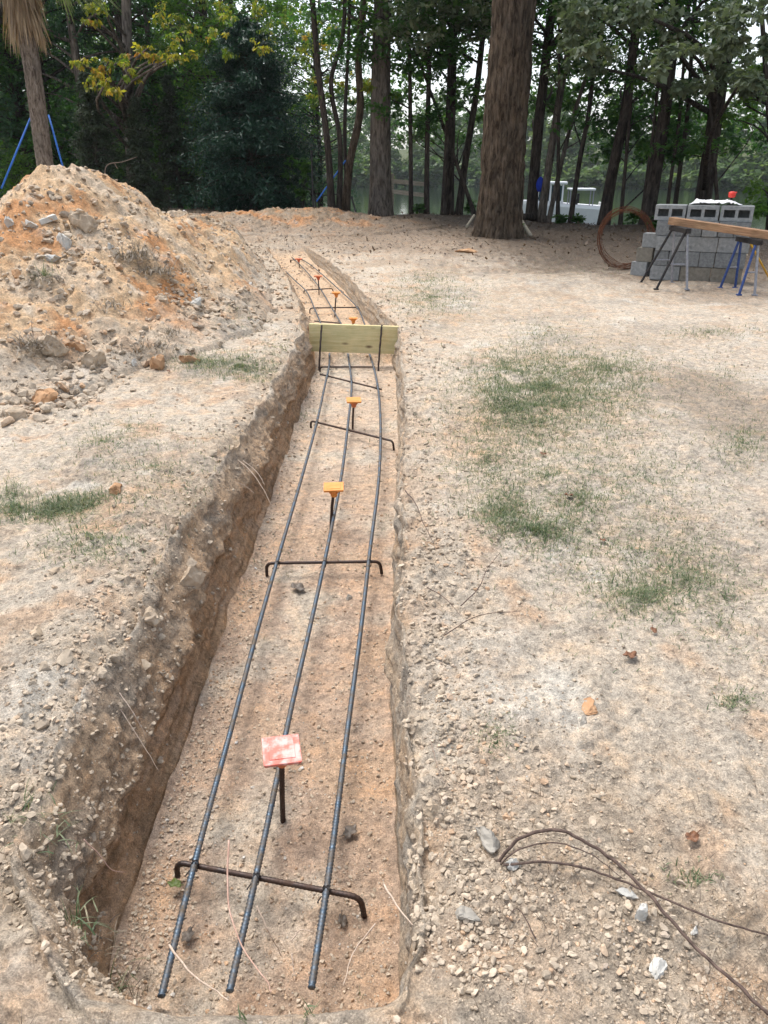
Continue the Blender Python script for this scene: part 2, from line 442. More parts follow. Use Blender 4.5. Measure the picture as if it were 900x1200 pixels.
class MB:
    """collects shapes into one mesh"""
    def __init__(s): s.V = []; s.F = {}; s.n = 0
    def add(s, V, FC):
        V = np.asarray(V, float)
        for f in (FC if isinstance(FC, list) else [FC]):
            f = np.asarray(f); s.F.setdefault(f.shape[1], []).append(f + s.n)
        s.V.append(V); s.n += len(V)
    def tube(s, pts, rad, seg=10, **k): s.add(*tube(pts, rad, seg, **k))
    def box(s, c, size, rot=None, bev=0.0):
        import bmesh
        bm = bmesh.new(); bmesh.ops.create_cube(bm, size=1)
        for v in bm.verts: v.co = Vector((v.co.x * size[0], v.co.y * size[1], v.co.z * size[2]))
        if bev: bmesh.ops.bevel(bm, geom=list(bm.edges), offset=bev, segments=2, affect='EDGES', profile=.5)
        bmesh.ops.triangulate(bm, faces=bm.faces[:])
        R = Euler(rot).to_matrix() if rot else Matrix.Identity(3)
        V = [tuple(R @ v.co + Vector(c)) for v in bm.verts]
        Fc = [[v.index for v in f.verts] for f in bm.faces]; bm.free()
        s.add(V, np.array(Fc))
    def build(s, name, mat, parent=None, smooth=False, loc=None, mod=None):
        V = np.vstack(s.V)
        if loc is not None: V = V - np.asarray(loc)
        me = raw_mesh(name, V, [np.vstack(v) for v in s.F.values()], mat, smooth)
        o = link(name, me, parent, loc if parent is None else None)
        return o

def spline(pts, n):
    pts = np.asarray(pts, float)
    if len(pts) == 2: return pts[0] + (pts[1] - pts[0]) * np.linspace(0, 1, n)[:, None]
    d = np.r_[0, np.cumsum(np.linalg.norm(np.diff(pts, axis=0), axis=1))]
    t = np.linspace(0, d[-1], n)
    m = np.gradient(pts, d, axis=0)
    k = np.clip(np.searchsorted(d, t, side='right') - 1, 0, len(d) - 2)
    h = (d[k + 1] - d[k])[:, None]; u = ((t - d[k])[:, None]) / h
    return (2 * u**3 - 3 * u**2 + 1) * pts[k] + (u**3 - 2 * u**2 + u) * h * m[k] + (-2 * u**3 + 3 * u**2) * pts[k + 1] + (u**3 - u**2) * h * m[k + 1]

# ------------------------------------------------------------------ soil colours
PALE = np.array([.50, .43, .345]); TAN = np.array([.43, .35, .265]); ORANGE = np.array([.49, .345, .235])
WHITE = np.array([.60, .56, .49]); GREY = np.array([.37, .325, .27]); DARK = np.array([.15, .12, .09]); LITTER = np.array([.085, .065, .048])
RUST = np.array([.47, .23, .10])
def lerp(c, t, w): return c + (t - c) * np.clip(w, 0, 1)[:, None]
def patch(x, y, cx, cy, rx, ry, soft=.5, seed=0):
    d = np.sqrt(((x - cx) / rx) ** 2 + ((y - cy) / ry) ** 2) + .7 * fbm(x * 2.2, y * 2.2, 3, seed)
    return 1 - sm(1 - soft, 1 + soft, d)
def soil_colour(x, y, zone=None, wallv=None):
    c = np.tile(PALE, (len(x), 1))
    n0 = fbm(x * .8, y * .8, 4, 3); n1 = fbm(x * 2.6, y * 2.6, 4, 5); n2 = fbm(x * 8, y * 8, 3, 1); n3 = fbm(x * .45 + 7, y * .45, 3, 6)
    c = lerp(c, TAN, sm(-.15, .35, n0 + .4 * n2))
    c = lerp(c, ORANGE, (.8 - .35 * sm(.4, 1.2, x)) * sm(.08, .42, n1 + .45 * n2 + .15 * n3))
    c = lerp(c, GREY, .75 * sm(.05, .42, fbm(x * 1.3 + 9, y * 1.3, 4, 2) + .3 * n2))
    c = lerp(c, WHITE, .6 * sm(.25, .5, fbm(x * 1.9 + 31, y * 1.9, 4, 4) + .35 * n2))
    # broad zones
    c = lerp(c, GREY * 1.2, .4 * sm(.9, 2.2, x) * (1 - sm(6, 9, y)))
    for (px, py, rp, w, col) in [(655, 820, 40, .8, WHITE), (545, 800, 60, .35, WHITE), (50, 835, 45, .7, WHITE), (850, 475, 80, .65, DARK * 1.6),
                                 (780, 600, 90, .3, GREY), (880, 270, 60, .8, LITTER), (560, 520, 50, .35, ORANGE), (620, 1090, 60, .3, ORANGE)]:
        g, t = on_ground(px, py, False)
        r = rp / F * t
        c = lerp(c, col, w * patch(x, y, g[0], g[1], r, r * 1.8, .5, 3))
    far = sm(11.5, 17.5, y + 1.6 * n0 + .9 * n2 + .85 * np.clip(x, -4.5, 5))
    c = lerp(c, np.array([.25, .19, .14]), far * (.8 + .15 * sm(2, 6, x)))  # forest shade put into the colour of the distant soil
    c = lerp(c, np.array([.088, .070, .054]), .9 * sm(.6, 3.2, x + .7 * n2) * sm(10.0, 14.0, y + 1.2 * n0 + 1.2 * n2 + .22 * np.clip(x, 0, 7)) * (1 - sm(90, 110, y)))  # shade of the right-hand trees painted into the ground, darker still
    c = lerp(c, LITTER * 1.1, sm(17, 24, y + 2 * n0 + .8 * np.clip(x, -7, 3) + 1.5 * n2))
    c = lerp(c, np.array([.07, .085, .035]), sm(90, 110, y))
    return c

# ------------------------------------------------------------------ ground sheet
def build_ground():
    rows = [-9, -5, -3, -1.8, -1, -.5, -.2, 0, .1, .2, .3, .4]
    y = .47
    while y < 46:
        rows.append(y); y += .0052 + .00105 * y * y if y < 18 else .36 + (y - 18) * .03
    rows += [47, 49, 52, 56, 60, 66, 74, 84, 96, 108, 120, 132, 144, 152, 158, 162, 166, 170, 175, 180, 190, 200, 230, 280, 360, 500, 780]
    Y = np.array(rows)
    nr = len(Y)
    L = tL(Y); R = tR(Y)
    # the near end is rounded
    mid = (L + R) / 2; hw = (R - L) / 2
    L = np.where(Y < 1.35, np.interp(Y, [0, .86, .93, 1.06, 1.2, 1.35], [-.40, -.38, -.46, -.60, -.69, -.72]), L)
    R = np.where(Y < 1.2, np.interp(Y, [0, .86, .93, 1.05, 1.2], [-.02, -.02, .02, .045, .045]), R)
    L = L + .018 * gnoise(Y * 2.1, Y * 0 + 3, 1) + .008 * gnoise(Y * 9, Y * 0 + 8, 2)
    R = R + .012 * gnoise(Y * 2.4, Y * 0 + 1, 3) + .006 * gnoise(Y * 10, Y * 0 + 2, 4)
    zf = np.clip(1.15 - Y * .01, .8, 1)
    Lw = (.165 - .05 * sm(2.5, 6, Y) + .040 * gnoise(Y * 1.3, Y * 0, 3) + .024 * gnoise(Y * 4.5, Y * 0 + 2, 5) + .012 * gnoise(Y * 17, Y * 0 + 4, 6)) * zf
    Rw = (.036 + .012 * gnoise(Y * 1.3, Y * 0 + 5, 4) + .016 * gnoise(Y * 6, Y * 0 + 7, 1) + .010 * gnoise(Y * 19, Y * 0 + 4, 2)) * zf
    Lw = np.maximum(Lw, .02); Rw = np.maximum(Rw, .015)
    W = 1.25 + .74 * np.clip(Y, 0, 400)
    uL = np.r_[np.array([14, 6, 3, 1.7, 1.25]), np.linspace(1, 0, 400)]
    uR = uL[::-1]
    nwl, nfl, nwr = 56, 124, 44
    cols = []
    X = []; WV = []; ZN = []
    for r in range(len(uL) - 1):
        X.append(L - Lw - W * uL[r]); WV.append(0 * Y); ZN.append(0)
    for i in range(nwl):
        t = i / (nwl - 1); X.append(L - Lw * (1 - t) ** 1.7); WV.append(t + 0 * Y); ZN.append(1)
    for i in range(1, nfl):
        t = i / nfl; X.append(L + (R - L) * t); WV.append(1 + 0 * Y); ZN.append(2)
    for i in range(nwr):
        t = i / (nwr - 1); X.append(R + Rw * t); WV.append(1 - t + 0 * Y); ZN.append(3)
    for r in range(1, len(uR)):
        X.append(R + Rw + W * uR[r]); WV.append(0 * Y); ZN.append(0)
    X = np.array(X).T; WV = np.array(WV).T; ZN = np.tile(np.array(ZN), (nr, 1))
    YY = np.tile(Y[:, None], (1, X.shape[1]))
    x = X.ravel(); y = YY.ravel(); w = WV.ravel(); zn = ZN.ravel()
    D = depth(y)
    near = (1 - sm(19, 26, y)) * sm(-.5, .3, y)
    g = base_g(x, y)
    mic = micro(x, y)
    dL = (np.repeat(L - Lw, X.shape[1]) - x); dR = x - np.repeat(R + Rw, X.shape[1])
    act = sm(.8, 1.0, y) * (1 - sm(15, 17, y))
    edge = (np.exp(-np.clip(dL, 0, 9) / .16) * (dL > 0) + np.exp(-np.clip(dR, 0, 9) / .13) * (dR > 0)) * act
    # crumbly lips
    f1, v1 = worley(x * 9, y * 9, 3); f2, v2 = worley(x * 22, y * 22, 4)
    crumb = np.clip(.8 - f1, 0, 1) * (v1 > .3) * .040 + np.clip(.75 - f2, 0, 1) * (v2 > .35) * .018
    right_edge = np.exp(-np.clip(dR, 0, 9) / .22) * (dR > 0) * act
    lip_round = -.055 * np.exp(-np.clip(dL, 0, 9) / .11) * (dL > 0) * act - .030 * np.exp(-np.clip(dR, 0, 9) / .07) * (dR > 0) * act
    # left bank swells near the camera
    swell = .05 * np.exp(-((x + 1.15) / .35) ** 2) * sm(1.0, 1.6, y) * (1 - sm(3, 5, y))
    endw = np.exp(-np.abs(y - .87) / .05) * sm(-.95, -.75, x) * (1 - sm(.15, .3, x)); edge = np.maximum(edge, endw * .9)
    floor_m = .014 * fbm(x * 2.3, y * 2.3, 3, 2) + .007 * fbm(x * 12, y * 12, 4, 4) + .006 * np.clip(.6 - worley(x * 20, y * 20, 5)[0], 0, 1) * (worley(x * 20, y * 20, 5)[1] > .5) + .004 * np.clip(.6 - worley(x * 45, y * 45, 1)[0], 0, 1)
    isfl = (zn == 2)
    # profile down the walls: 0 at lip, 1 at the floor
    prof = w ** 1.0
    prof = np.where(zn == 1, np.clip(.10 * sm(0, .15, w) + .90 * sm(.0, 1.0, w * .9 + .1 * w * w) , 0, 1), prof)
    z_top = g + mic * near + (crumb * edge + lip_round + swell) * near
    kd = sm(.0, .12, D); z_fl = g - D + floor_m * kd + mic * near * (1 - kd)
    zz = np.where(isfl, z_fl, 0)
    wall = (zn == 1) | (zn == 3)
    # for walls blend between lip height and floor height
    nx = X.shape[1]
    ZT = z_top.reshape(nr, nx); ZF = z_fl.reshape(nr, nx)
    iL = len(uL) - 1; zl = ZT[:, iL][:, None]
    fL = ZF[:, iL + nwl - 1][:, None]
    iR = iL + nwl + nfl - 1; zr = ZT[:, iR + nwr - 1][:, None]; fR = ZF[:, iR][:, None]
    tl = np.linspace(0, 1, nwl)[None, :]; tr = np.linspace(1, 0, nwr)[None, :]
    Z = np.where(isfl.reshape(nr, nx), ZF, ZT)
    Z[:, iL:iL + nwl] = zl + (fL - zl) * tl
    Z[:, iR:iR + nwr] = zr + (fR - zr) * tr
    # talus in the corners
    XL = X - L[:, None]; XR = R[:, None] - X
    tal = (.035 * np.exp(-np.clip(XL, 0, 9) / .035) + .02 * np.exp(-np.clip(XR, 0, 9) / .03)) * (D.reshape(nr, nx) > .1)
    Z = Z + np.where(isfl.reshape(nr, nx), tal * (.6 + gnoise(YY * 6, X * 0, 2)), 0)
    # sideways relief of the walls
    s = np.where(wall, w, 0).reshape(nr, nx); side = np.where(ZN == 1, 1.0, np.where(ZN == 3, -1.0, 0))
    env = np.sin(np.clip(s, 0, 1) * PI) ** .45 * (D.reshape(nr, nx) / .42)
    hh = s * .42
    lumps = .050 * fbm(YY * 1.7, hh * 5.5, 4, 5, .5) + .024 * fbm(YY * 8, hh * 15, 4, 6, .62) + .007 * gnoise(YY * 2.2 + hh * 9, hh * 46, 2) * sm(.3, .6, s) + .010 * fbm(YY * 30, hh * 30, 3, 1)
    ff, vv = worley((YY * 8 + hh * 3).ravel(), (hh * 11).ravel(), 5); ff = ff.reshape(nr, nx); vv = vv.reshape(nr, nx)
    lumps = lumps + .050 * np.clip(.7 - ff, 0, 1) * (vv > .62) * (1 - s) ** .7
    fg, vg = worley((YY * 24 + hh * 5).ravel(), (hh * 26).ravel(), 6); lumps = lumps + .016 * (np.clip(.7 - fg, 0, 1) * (vg > .45)).reshape(nr, nx)
    # undercut: softer layer lower down, ledge above it (left wall)
    under = np.where(ZN == 1, -.045 * sm(.50, .62, s + .12 * gnoise(YY * 2.2, YY * 0, 1)) * (1 - sm(.93, 1, s)), 0)
    amp = np.where(ZN == 1, 1.0, .75)
    X = X + side * env * (lumps * amp) + np.where(ZN == 1, env * under, 0)
    V = np.stack([X.ravel(), y, Z.ravel()], -1)
    i = np.arange(nr - 1)[:, None] * nx; j = np.arange(nx - 1)[None, :]
    Q = np.stack([i + j, i + j + 1, i + nx + j + 1, i + nx + j], -1).reshape(-1, 4)
    # colours
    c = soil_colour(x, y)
    c = lerp(c, TAN * 1.05, .5 * edge * near)
    c = lerp(c, ORANGE * .95, .65 * right_edge * sm(-.1, .3, fbm(x * 3, y * 3, 3, 7)))
    c = lerp(c, PALE * 1.06, .5 * right_edge * sm(-.1, .3, -fbm(x * 3, y * 3, 3, 7)))
    FL = np.array([.465, .34, .25])
    n = fbm(x * 2.0, y * 2.0, 4, 2)
    cf = np.tile(FL, (len(x), 1)); cf = lerp(cf, ORANGE * 1.02, .8 * sm(-.05, .4, n)); cf = lerp(cf, PALE * 1.04, sm(-.02, .45, -n))
    cf = lerp(cf, PALE * 1.1, .5 * sm(3, 6, y)); cf = lerp(cf, np.array([.58, .40, .25]), .6 * sm(7.5, 9, y))
    c = np.where(isfl[:, None], c + (cf - c) * sm(.04, .16, D)[:, None], c)
    # walls: tan crumbly topsoil above, smooth orange clay below
    sw = s.ravel()
    cw = np.tile(np.array([.42, .305, .205]), (len(x), 1))
    cw = lerp(cw, np.array([.34, .275, .21]), sm(-.1, .4, fbm(y * 3, hh.ravel() * 9, 3, 4)))
    clay = np.array([.40, .265, .16])
    cw = lerp(cw, clay, sm(.42, .60, sw + .12 * gnoise(y * 2.2, y * 0, 1)))
    stre = gnoise(y * 2.2 + hh.ravel() * 9, hh.ravel() * 40, 6)
    cw = lerp(cw, clay * .62, .7 * sm(.0, .5, stre) * sm(.4, .6, sw)); cw = lerp(cw, ORANGE * 1.05, .6 * sm(.05, .5, -stre) * sm(.45, .7, sw))
    cw = lerp(cw, ORANGE * .8, .5 * sm(.1, .4, fbm(y * 5, hh.ravel() * 14, 3, 1)))
    cw3 = np.tile(np.array([.42, .33, .24]), (len(x), 1)); cw3 = lerp(cw3, np.array([.38,.33,.27]), sm(-.2, .3, fbm(y * 3, hh.ravel() * 9, 3, 4)))
    wgt = sm(0, .12, sw) * (D > .05)
    c = np.where((zn == 1)[:, None], c + (cw - c) * wgt[:, None], c)
    c = np.where((zn == 3)[:, None], c + (cw3 - c) * wgt[:, None], c)
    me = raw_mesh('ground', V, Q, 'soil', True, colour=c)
    o = link('ground', me); o['kind'] = 'structure'
build_ground()

def build_heap(name, specs, x0, x1, y0, y1, st, label, tint):
    xs = np.arange(x0, x1, st); ys = np.arange(y0, y1, st * 1.2)
    X, Y = np.meshgrid(xs, ys); x = X.ravel(); y = Y.ravel()
    h = heap_h(x, y, specs)
    f1, v1 = worley(x * 5, y * 5, 1); f2, v2 = worley(x * 13, y * 13, 2); f3, v3 = worley(x * 30, y * 30, 3)
    gap = tL(y) - .16 - x
    if name == 'dirt_heap': gap = np.maximum(gap, (y - 16.9) * 1.1)
    h = np.where(gap < .75, h * sm(.02, .75, gap) - .12 * (1 - sm(-.02, .30, gap)), h) if name == 'dirt_mound' else np.where(gap < .6, h - 1.2 * (1 - sm(-.1, .6, gap)), h)
    fade = sm(-.02, .18, h)
    r = .11 * fbm(x * 1.6, y * 1.6, 4, 1, .55) + .07 * np.clip(.75 - f1, 0, 1) * (v1 > .5) + .045 * np.clip(.75 - f2, 0, 1) * (v2 > .4) + .02 * np.clip(.7 - f3, 0, 1) * (v3 > .3) + .02 * fbm(x * 20, y * 20, 3, 2)
    z = base_g(x, y) + h + fade * r + np.where(h < .03, -.05, 0) * (1 - fade)
    # drop out of sight away from the heap
    nx, ny = len(xs), len(ys)
    i = np.arange(ny - 1)[:, None] * nx; j = np.arange(nx - 1)[None, :]
    Q = np.stack([i + j, i + j + 1, i + nx + j + 1, i + nx + j], -1).reshape(-1, 4)
    keep = ((h[Q] > -.20) & (gap[Q] > .05)).all(axis=1); Q = Q[keep]
    used = np.unique(Q); mp = np.full(len(x), -1); mp[used] = np.arange(len(used)); Q = mp[Q]
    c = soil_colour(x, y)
    n = fbm(x * 1.3, y * 1.3, 4, 6)
    c2 = np.tile(tint, (len(x), 1)); c2 = lerp(c2, RUST, .8 * sm(.0, .32, n + .25 * fbm(x * 6, y * 6, 3, 2))); c2 = lerp(c2, PALE * 1.1, .6 * sm(.05, .45, -n))
    c2 = lerp(c2, WHITE, .5 * sm(.2, .5, fbm(x * 3 + 5, y * 3, 3, 2)))
    c = lerp(c, GREY, 0 * x); c = c + (c2 - c) * (sm(.0, .4, h + .25 * n))[:, None]
    loc = (float(specs[0][0]), float(specs[0][1]), 0)
    V = np.stack([x, y, z], -1)[used] - np.array(loc)
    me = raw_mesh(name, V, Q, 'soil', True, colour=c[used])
    o = link(name, me, None, loc)
    tag(o, label, 'dirt mound')
build_heap('dirt_mound', MOUNDS, -9.5, -.3, 3.8, 16.0, .024, 'big loose mound of orange and tan dug soil left of the trench', np.array([.56, .40, .25]))
build_heap('dirt_heap', HEAPS, -7.5, 2.6, 12.3, 22.8, .035, 'low brown soil heap behind the big mound, at the edge of the woods', np.array([.30, .225, .15]))

from mathutils.bvhtree import BVHTree
bpy.context.view_layer.update()
_dg = bpy.context.evaluated_depsgraph_get()
SURF = []
for _n in ('ground', 'dirt_mound', 'dirt_heap'):
    _o = bpy.data.objects[_n]; SURF.append((BVHTree.FromObject(_o, _dg), Vector(_o.location)))
def hit(px, py):
    d = Vector(ray(px, py)).normalized(); best = None
    for bv, off in SURF:
        h = bv.ray_cast(Vector(cam_loc) - off, d)
        if h[0] is not None and (best is None or h[3] < best[1]): best = (h[0] + off, h[3])
    if best is None or best[0].y > 60: return on_ground(px, py)[0]
    return np.array(best[0])
def down(x, y):
    z = -99.0
    for bv, off in SURF:
        h = bv.ray_cast(Vector((x, y, 5.0)) - off, Vector((0, 0, -1)))
        if h[0] is not None: z = max(z, h[0].z + off.z)
    return z if z > -50 else float(base_g(x, y))
def depth_of(p): return (p[1] * CP - (p[2] - CAM_H) * SP)

# water
V = np.array([[-400, 14, WATER_Z], [400, 14, WATER_Z], [400, 420, WATER_Z], [-400, 420, WATER_Z]])
o = link('lake_water', raw_mesh('lake_water', V, np.array([[0, 1, 2, 3]]), 'water')); o['kind'] = 'structure'

# ------------------------------------------------------------------ stones
def ico(sub):
    import bmesh
    bm = bmesh.new(); bmesh.ops.create_icosphere(bm, subdivisions=sub, radius=1)
    V = np.array([v.co[:] for v in bm.verts]); Fc = np.array([[v.index for v in f.verts] for f in bm.faces]); bm.free()
    return V, Fc
ICO = {s: ico(s) for s in (1, 2, 3)}
def rock_shape(rng, sub, facets=9):
    V, Fc = ICO[sub]; V = V.copy()
    for _ in range(facets):
        n = rng.normal(size=3); n /= np.linalg.norm(n); d = rng.uniform(.32, .8)
        k = V @ n; V = V - np.outer(np.clip(k - d, 0, None), n)
    V *= np.array([1, rng.uniform(.65, .95), rng.uniform(.5, .8)])
    V = V + .03 * rng.normal(size=V.shape) * (sub > 1)
    return V, Fc
TEMPL = {1: [rock_shape(RNG, 1, 5) for _ in range(10)], 2: [rock_shape(RNG, 2, 12) for _ in range(24)]}

def place_micro_z(x, y):
    z = np.array([down(float(a), float(b)) for a, b in zip(x, y)])
    ins = (x > tL(y) + .02) & (x < tR(y) - .02) & (y > 1.05)
    wl = (x > tL(y) - .14) & (x < tR(y) + .08) & ~ins & (y > .85) & (y < 20)
    return z, wl

def stones(name, xs, ys, sizes, var, label=None, sink=.25, walls=False):
    z, bad = place_micro_z(xs, ys)
    k = (~bad) | walls; xs, ys, z, sizes, var = xs[k], ys[k], z[k], sizes[k], var[k]
    Vs = []; Fs = []; vs = []; n = 0
    big = sizes > (.006 + .0024 * ys)
    for cls, sub in ((big, 2), (~big, 1)):
        idx = np.nonzero(cls)[0]
        for t, (TV, TF) in enumerate(TEMPL[sub]):
            ii = idx[t::len(TEMPL[sub])]
            if not len(ii): continue
            a = RNG.uniform(0, 2 * PI, len(ii)); ti = RNG.normal(0, .35, len(ii))
            ca, sa, ct, st = np.cos(a), np.sin(a), np.cos(ti), np.sin(ti)
            X = TV[None, :, 0]; Y = TV[None, :, 1]; Z = TV[None, :, 2]
            X2 = X * ct[:, None] + Z * st[:, None]; Z2 = -X * st[:, None] + Z * ct[:, None]
            X3 = X2 * ca[:, None] - Y * sa[:, None]; Y3 = X2 * sa[:, None] + Y * ca[:, None]
            s = sizes[ii][:, None]
            V = np.stack([X3 * s + xs[ii][:, None], Y3 * s + ys[ii][:, None], Z2 * s + (z[ii] + sizes[ii] * (.5 - sink))[:, None]], -1).reshape(-1, 3)
            Fc = (TF[None] + (np.arange(len(ii)) * len(TV))[:, None, None]).reshape(-1, 3) + n
            Vs.append(V); Fs.append(Fc); vs.append(np.repeat(var[ii], len(TF))); n += len(V)
    me = raw_mesh(name, np.vstack(Vs), np.vstack(Fs), 'gravel', False, var=np.concatenate(vs))
    o = link(name, me); o['kind'] = 'stuff'
    return o

def scatter_view(n, y0, y1, pw=1.0):
    """points spread so that density falls with distance"""
    u = RNG.random(n); y = 1 / (1 / y0 - u * (1 / y0 - 1 / y1)) if pw else y0 + (y1 - y0) * u
    x = (RNG.random(n) * 2 - 1) * (.45 + .62 * y)
    return x, y
def sz(n, lo, hi, p=3.2):
    return lo + (hi - lo) * RNG.random(n) ** p

# gravel on the open ground
x, y = scatter_view(34000, .75, 14)
cl = fbm(x * 2.2, y * 2.2, 3, 6)
k = (RNG.random(len(x)) < np.clip(.12 + 1.5 * cl, .04, .7))
x, y = x[k], y[k]
s = sz(len(x), .0013, .0095, 5) * (.75 + .20 * y)
xs, ys, ss = [x], [y], [s]
for (px, py, rp, n, lo, hi) in [(750, 1085, 60, 230, .003, .015), (680, 930, 45, 110, .002, .009), (640, 1050, 60, 130, .002, .009), (740, 1150, 60, 170, .003, .012),
                                (230, 355, 45, 200, .012, .055), (50, 475, 50, 230, .012, .065), (110, 430, 60, 170, .012, .05), (560, 880, 60, 120, .002, .008),
                                (600, 620, 60, 200, .003, .011), (90, 290, 80, 200, .015, .07), (60, 1150, 80, 120, .002, .007), (545, 650, 40, 120, .004, .014)]:
    g, t = on_ground(px, py); r = rp / F * t
    xs.append(g[0] + RNG.normal(0, r * .55, n)); ys.append(g[1] + RNG.normal(0, r * .8, n)); ss.append(sz(n, lo, hi, 2.6))
# mound covering
n = 15000
mx = RNG.uniform(-7, -1, n); my = RNG.uniform(4.3, 15.5, n); k = heap_h(mx, my, MOUNDS) > .02
xs.append(mx[k]); ys.append(my[k]); ss.append(sz(k.sum(), .006, .055, 5))
# lip crumbs
for side in (0, 1):
    n = 3800; yy = 1 / (1 / .9 - RNG.random(n) * (1 / .9 - 1 / 17)); off = np.abs(RNG.normal(0, .16, n)) + .01
    xs.append((tL(yy) - .14 - off) if side == 0 else (tR(yy) + .09 + off)); ys.append(yy); ss.append(sz(n, .002, .016, 4) * (.8 + .12 * yy))
x = np.concatenate(xs); y = np.concatenate(ys); s = np.concatenate(ss)
m = (x > tL(y)) & (x < tR(y)) & (y > .9); x, y, s = x[~m], y[~m], s[~m]
stones('gravel', x, y, s, np.clip(RNG.normal(.5, .22, len(x)), 0, 1) * .82 + .16 * (RNG.random(len(x)) < .05))
# soil crumbs: tiny clods of the soil's own colour
x, y = scatter_view(70000, .62, 7)
k = RNG.random(len(x)) < np.clip(.45 + 1.2 * fbm(x * 3.1, y * 3.1, 3, 1), .1, 1); x, y = x[k], y[k]
m = (x > tL(y) - .03) & (x < tR(y) + .02) & (y > .95); x, y = x[~m], y[~m]
nn = 900; ex = RNG.uniform(-.62, .12, nn); ey = .86 + .05 * RNG.normal(0, 1, nn)
stones('soil_crumbs', np.r_[x, ex], np.r_[y, ey], np.r_[sz(len(x), .0009, .0062, 3.5) * (.8 + .20 * y), sz(nn, .002, .016, 3)], np.clip(RNG.normal(.36, .12, len(x) + nn), 0, 1))
n = 2600; yy = 1 / (1 / .92 - RNG.random(n) * (1 / .92 - 1 / 9)); off = RNG.random(n) ** 1.3 * .17
stones('bank_crumbs', np.interp(yy, [0, .86, .93, 1.06, 1.2, 1.35, 9], [-.40, -.38, -.46, -.60, -.69, -.72, -.72]) * (yy < 7.5) + tL(yy) * (yy >= 7.5) - .03 - off, yy, sz(n, .0015, .014, 4) * (.85 + .12 * yy), np.clip(RNG.normal(.28, .12, n), 0, 1), walls=True)
n = 2600; yy = 1 / (1 / .95 - RNG.random(n) * (1 / .95 - 1 / 14)); off = RNG.random(n) ** 1.6 * .16
stones('lip_crumbs', tR(yy) + .02 + off, yy, sz(n, .0015, .015, 4) * (.85 + .12 * yy), np.clip(RNG.normal(.34, .15, n), 0, 1), walls=True)
n = 110; yy = 1 / (1 / .9 - RNG.random(n) * (1 / .9 - 1 / 8)); xx = tL(yy) - .10 - RNG.random(n) ** 1.5 * .25
stones('bank_clods', xx, yy, sz(n, .012, .045, 2.5), np.clip(RNG.normal(.26, .08, n), 0, 1), walls=True, sink=.5)
# trench floor stones
n = 16000; yy = 1 / (1 / 1.05 - RNG.random(n) * (1 / 1.05 - 1 / 15)); u = RNG.random(n)
u = np.where(RNG.random(n) < .35, np.abs(RNG.normal(0, .10, n)), u); u = np.clip(u, .02, .98)
x = tL(yy) + (tR(yy) - tL(yy)) * u
stones('trench_gravel', x, yy, sz(n, .0013, .010, 5) * (.8 + .14 * yy), np.clip(RNG.normal(.5, .2, n), 0, 1))

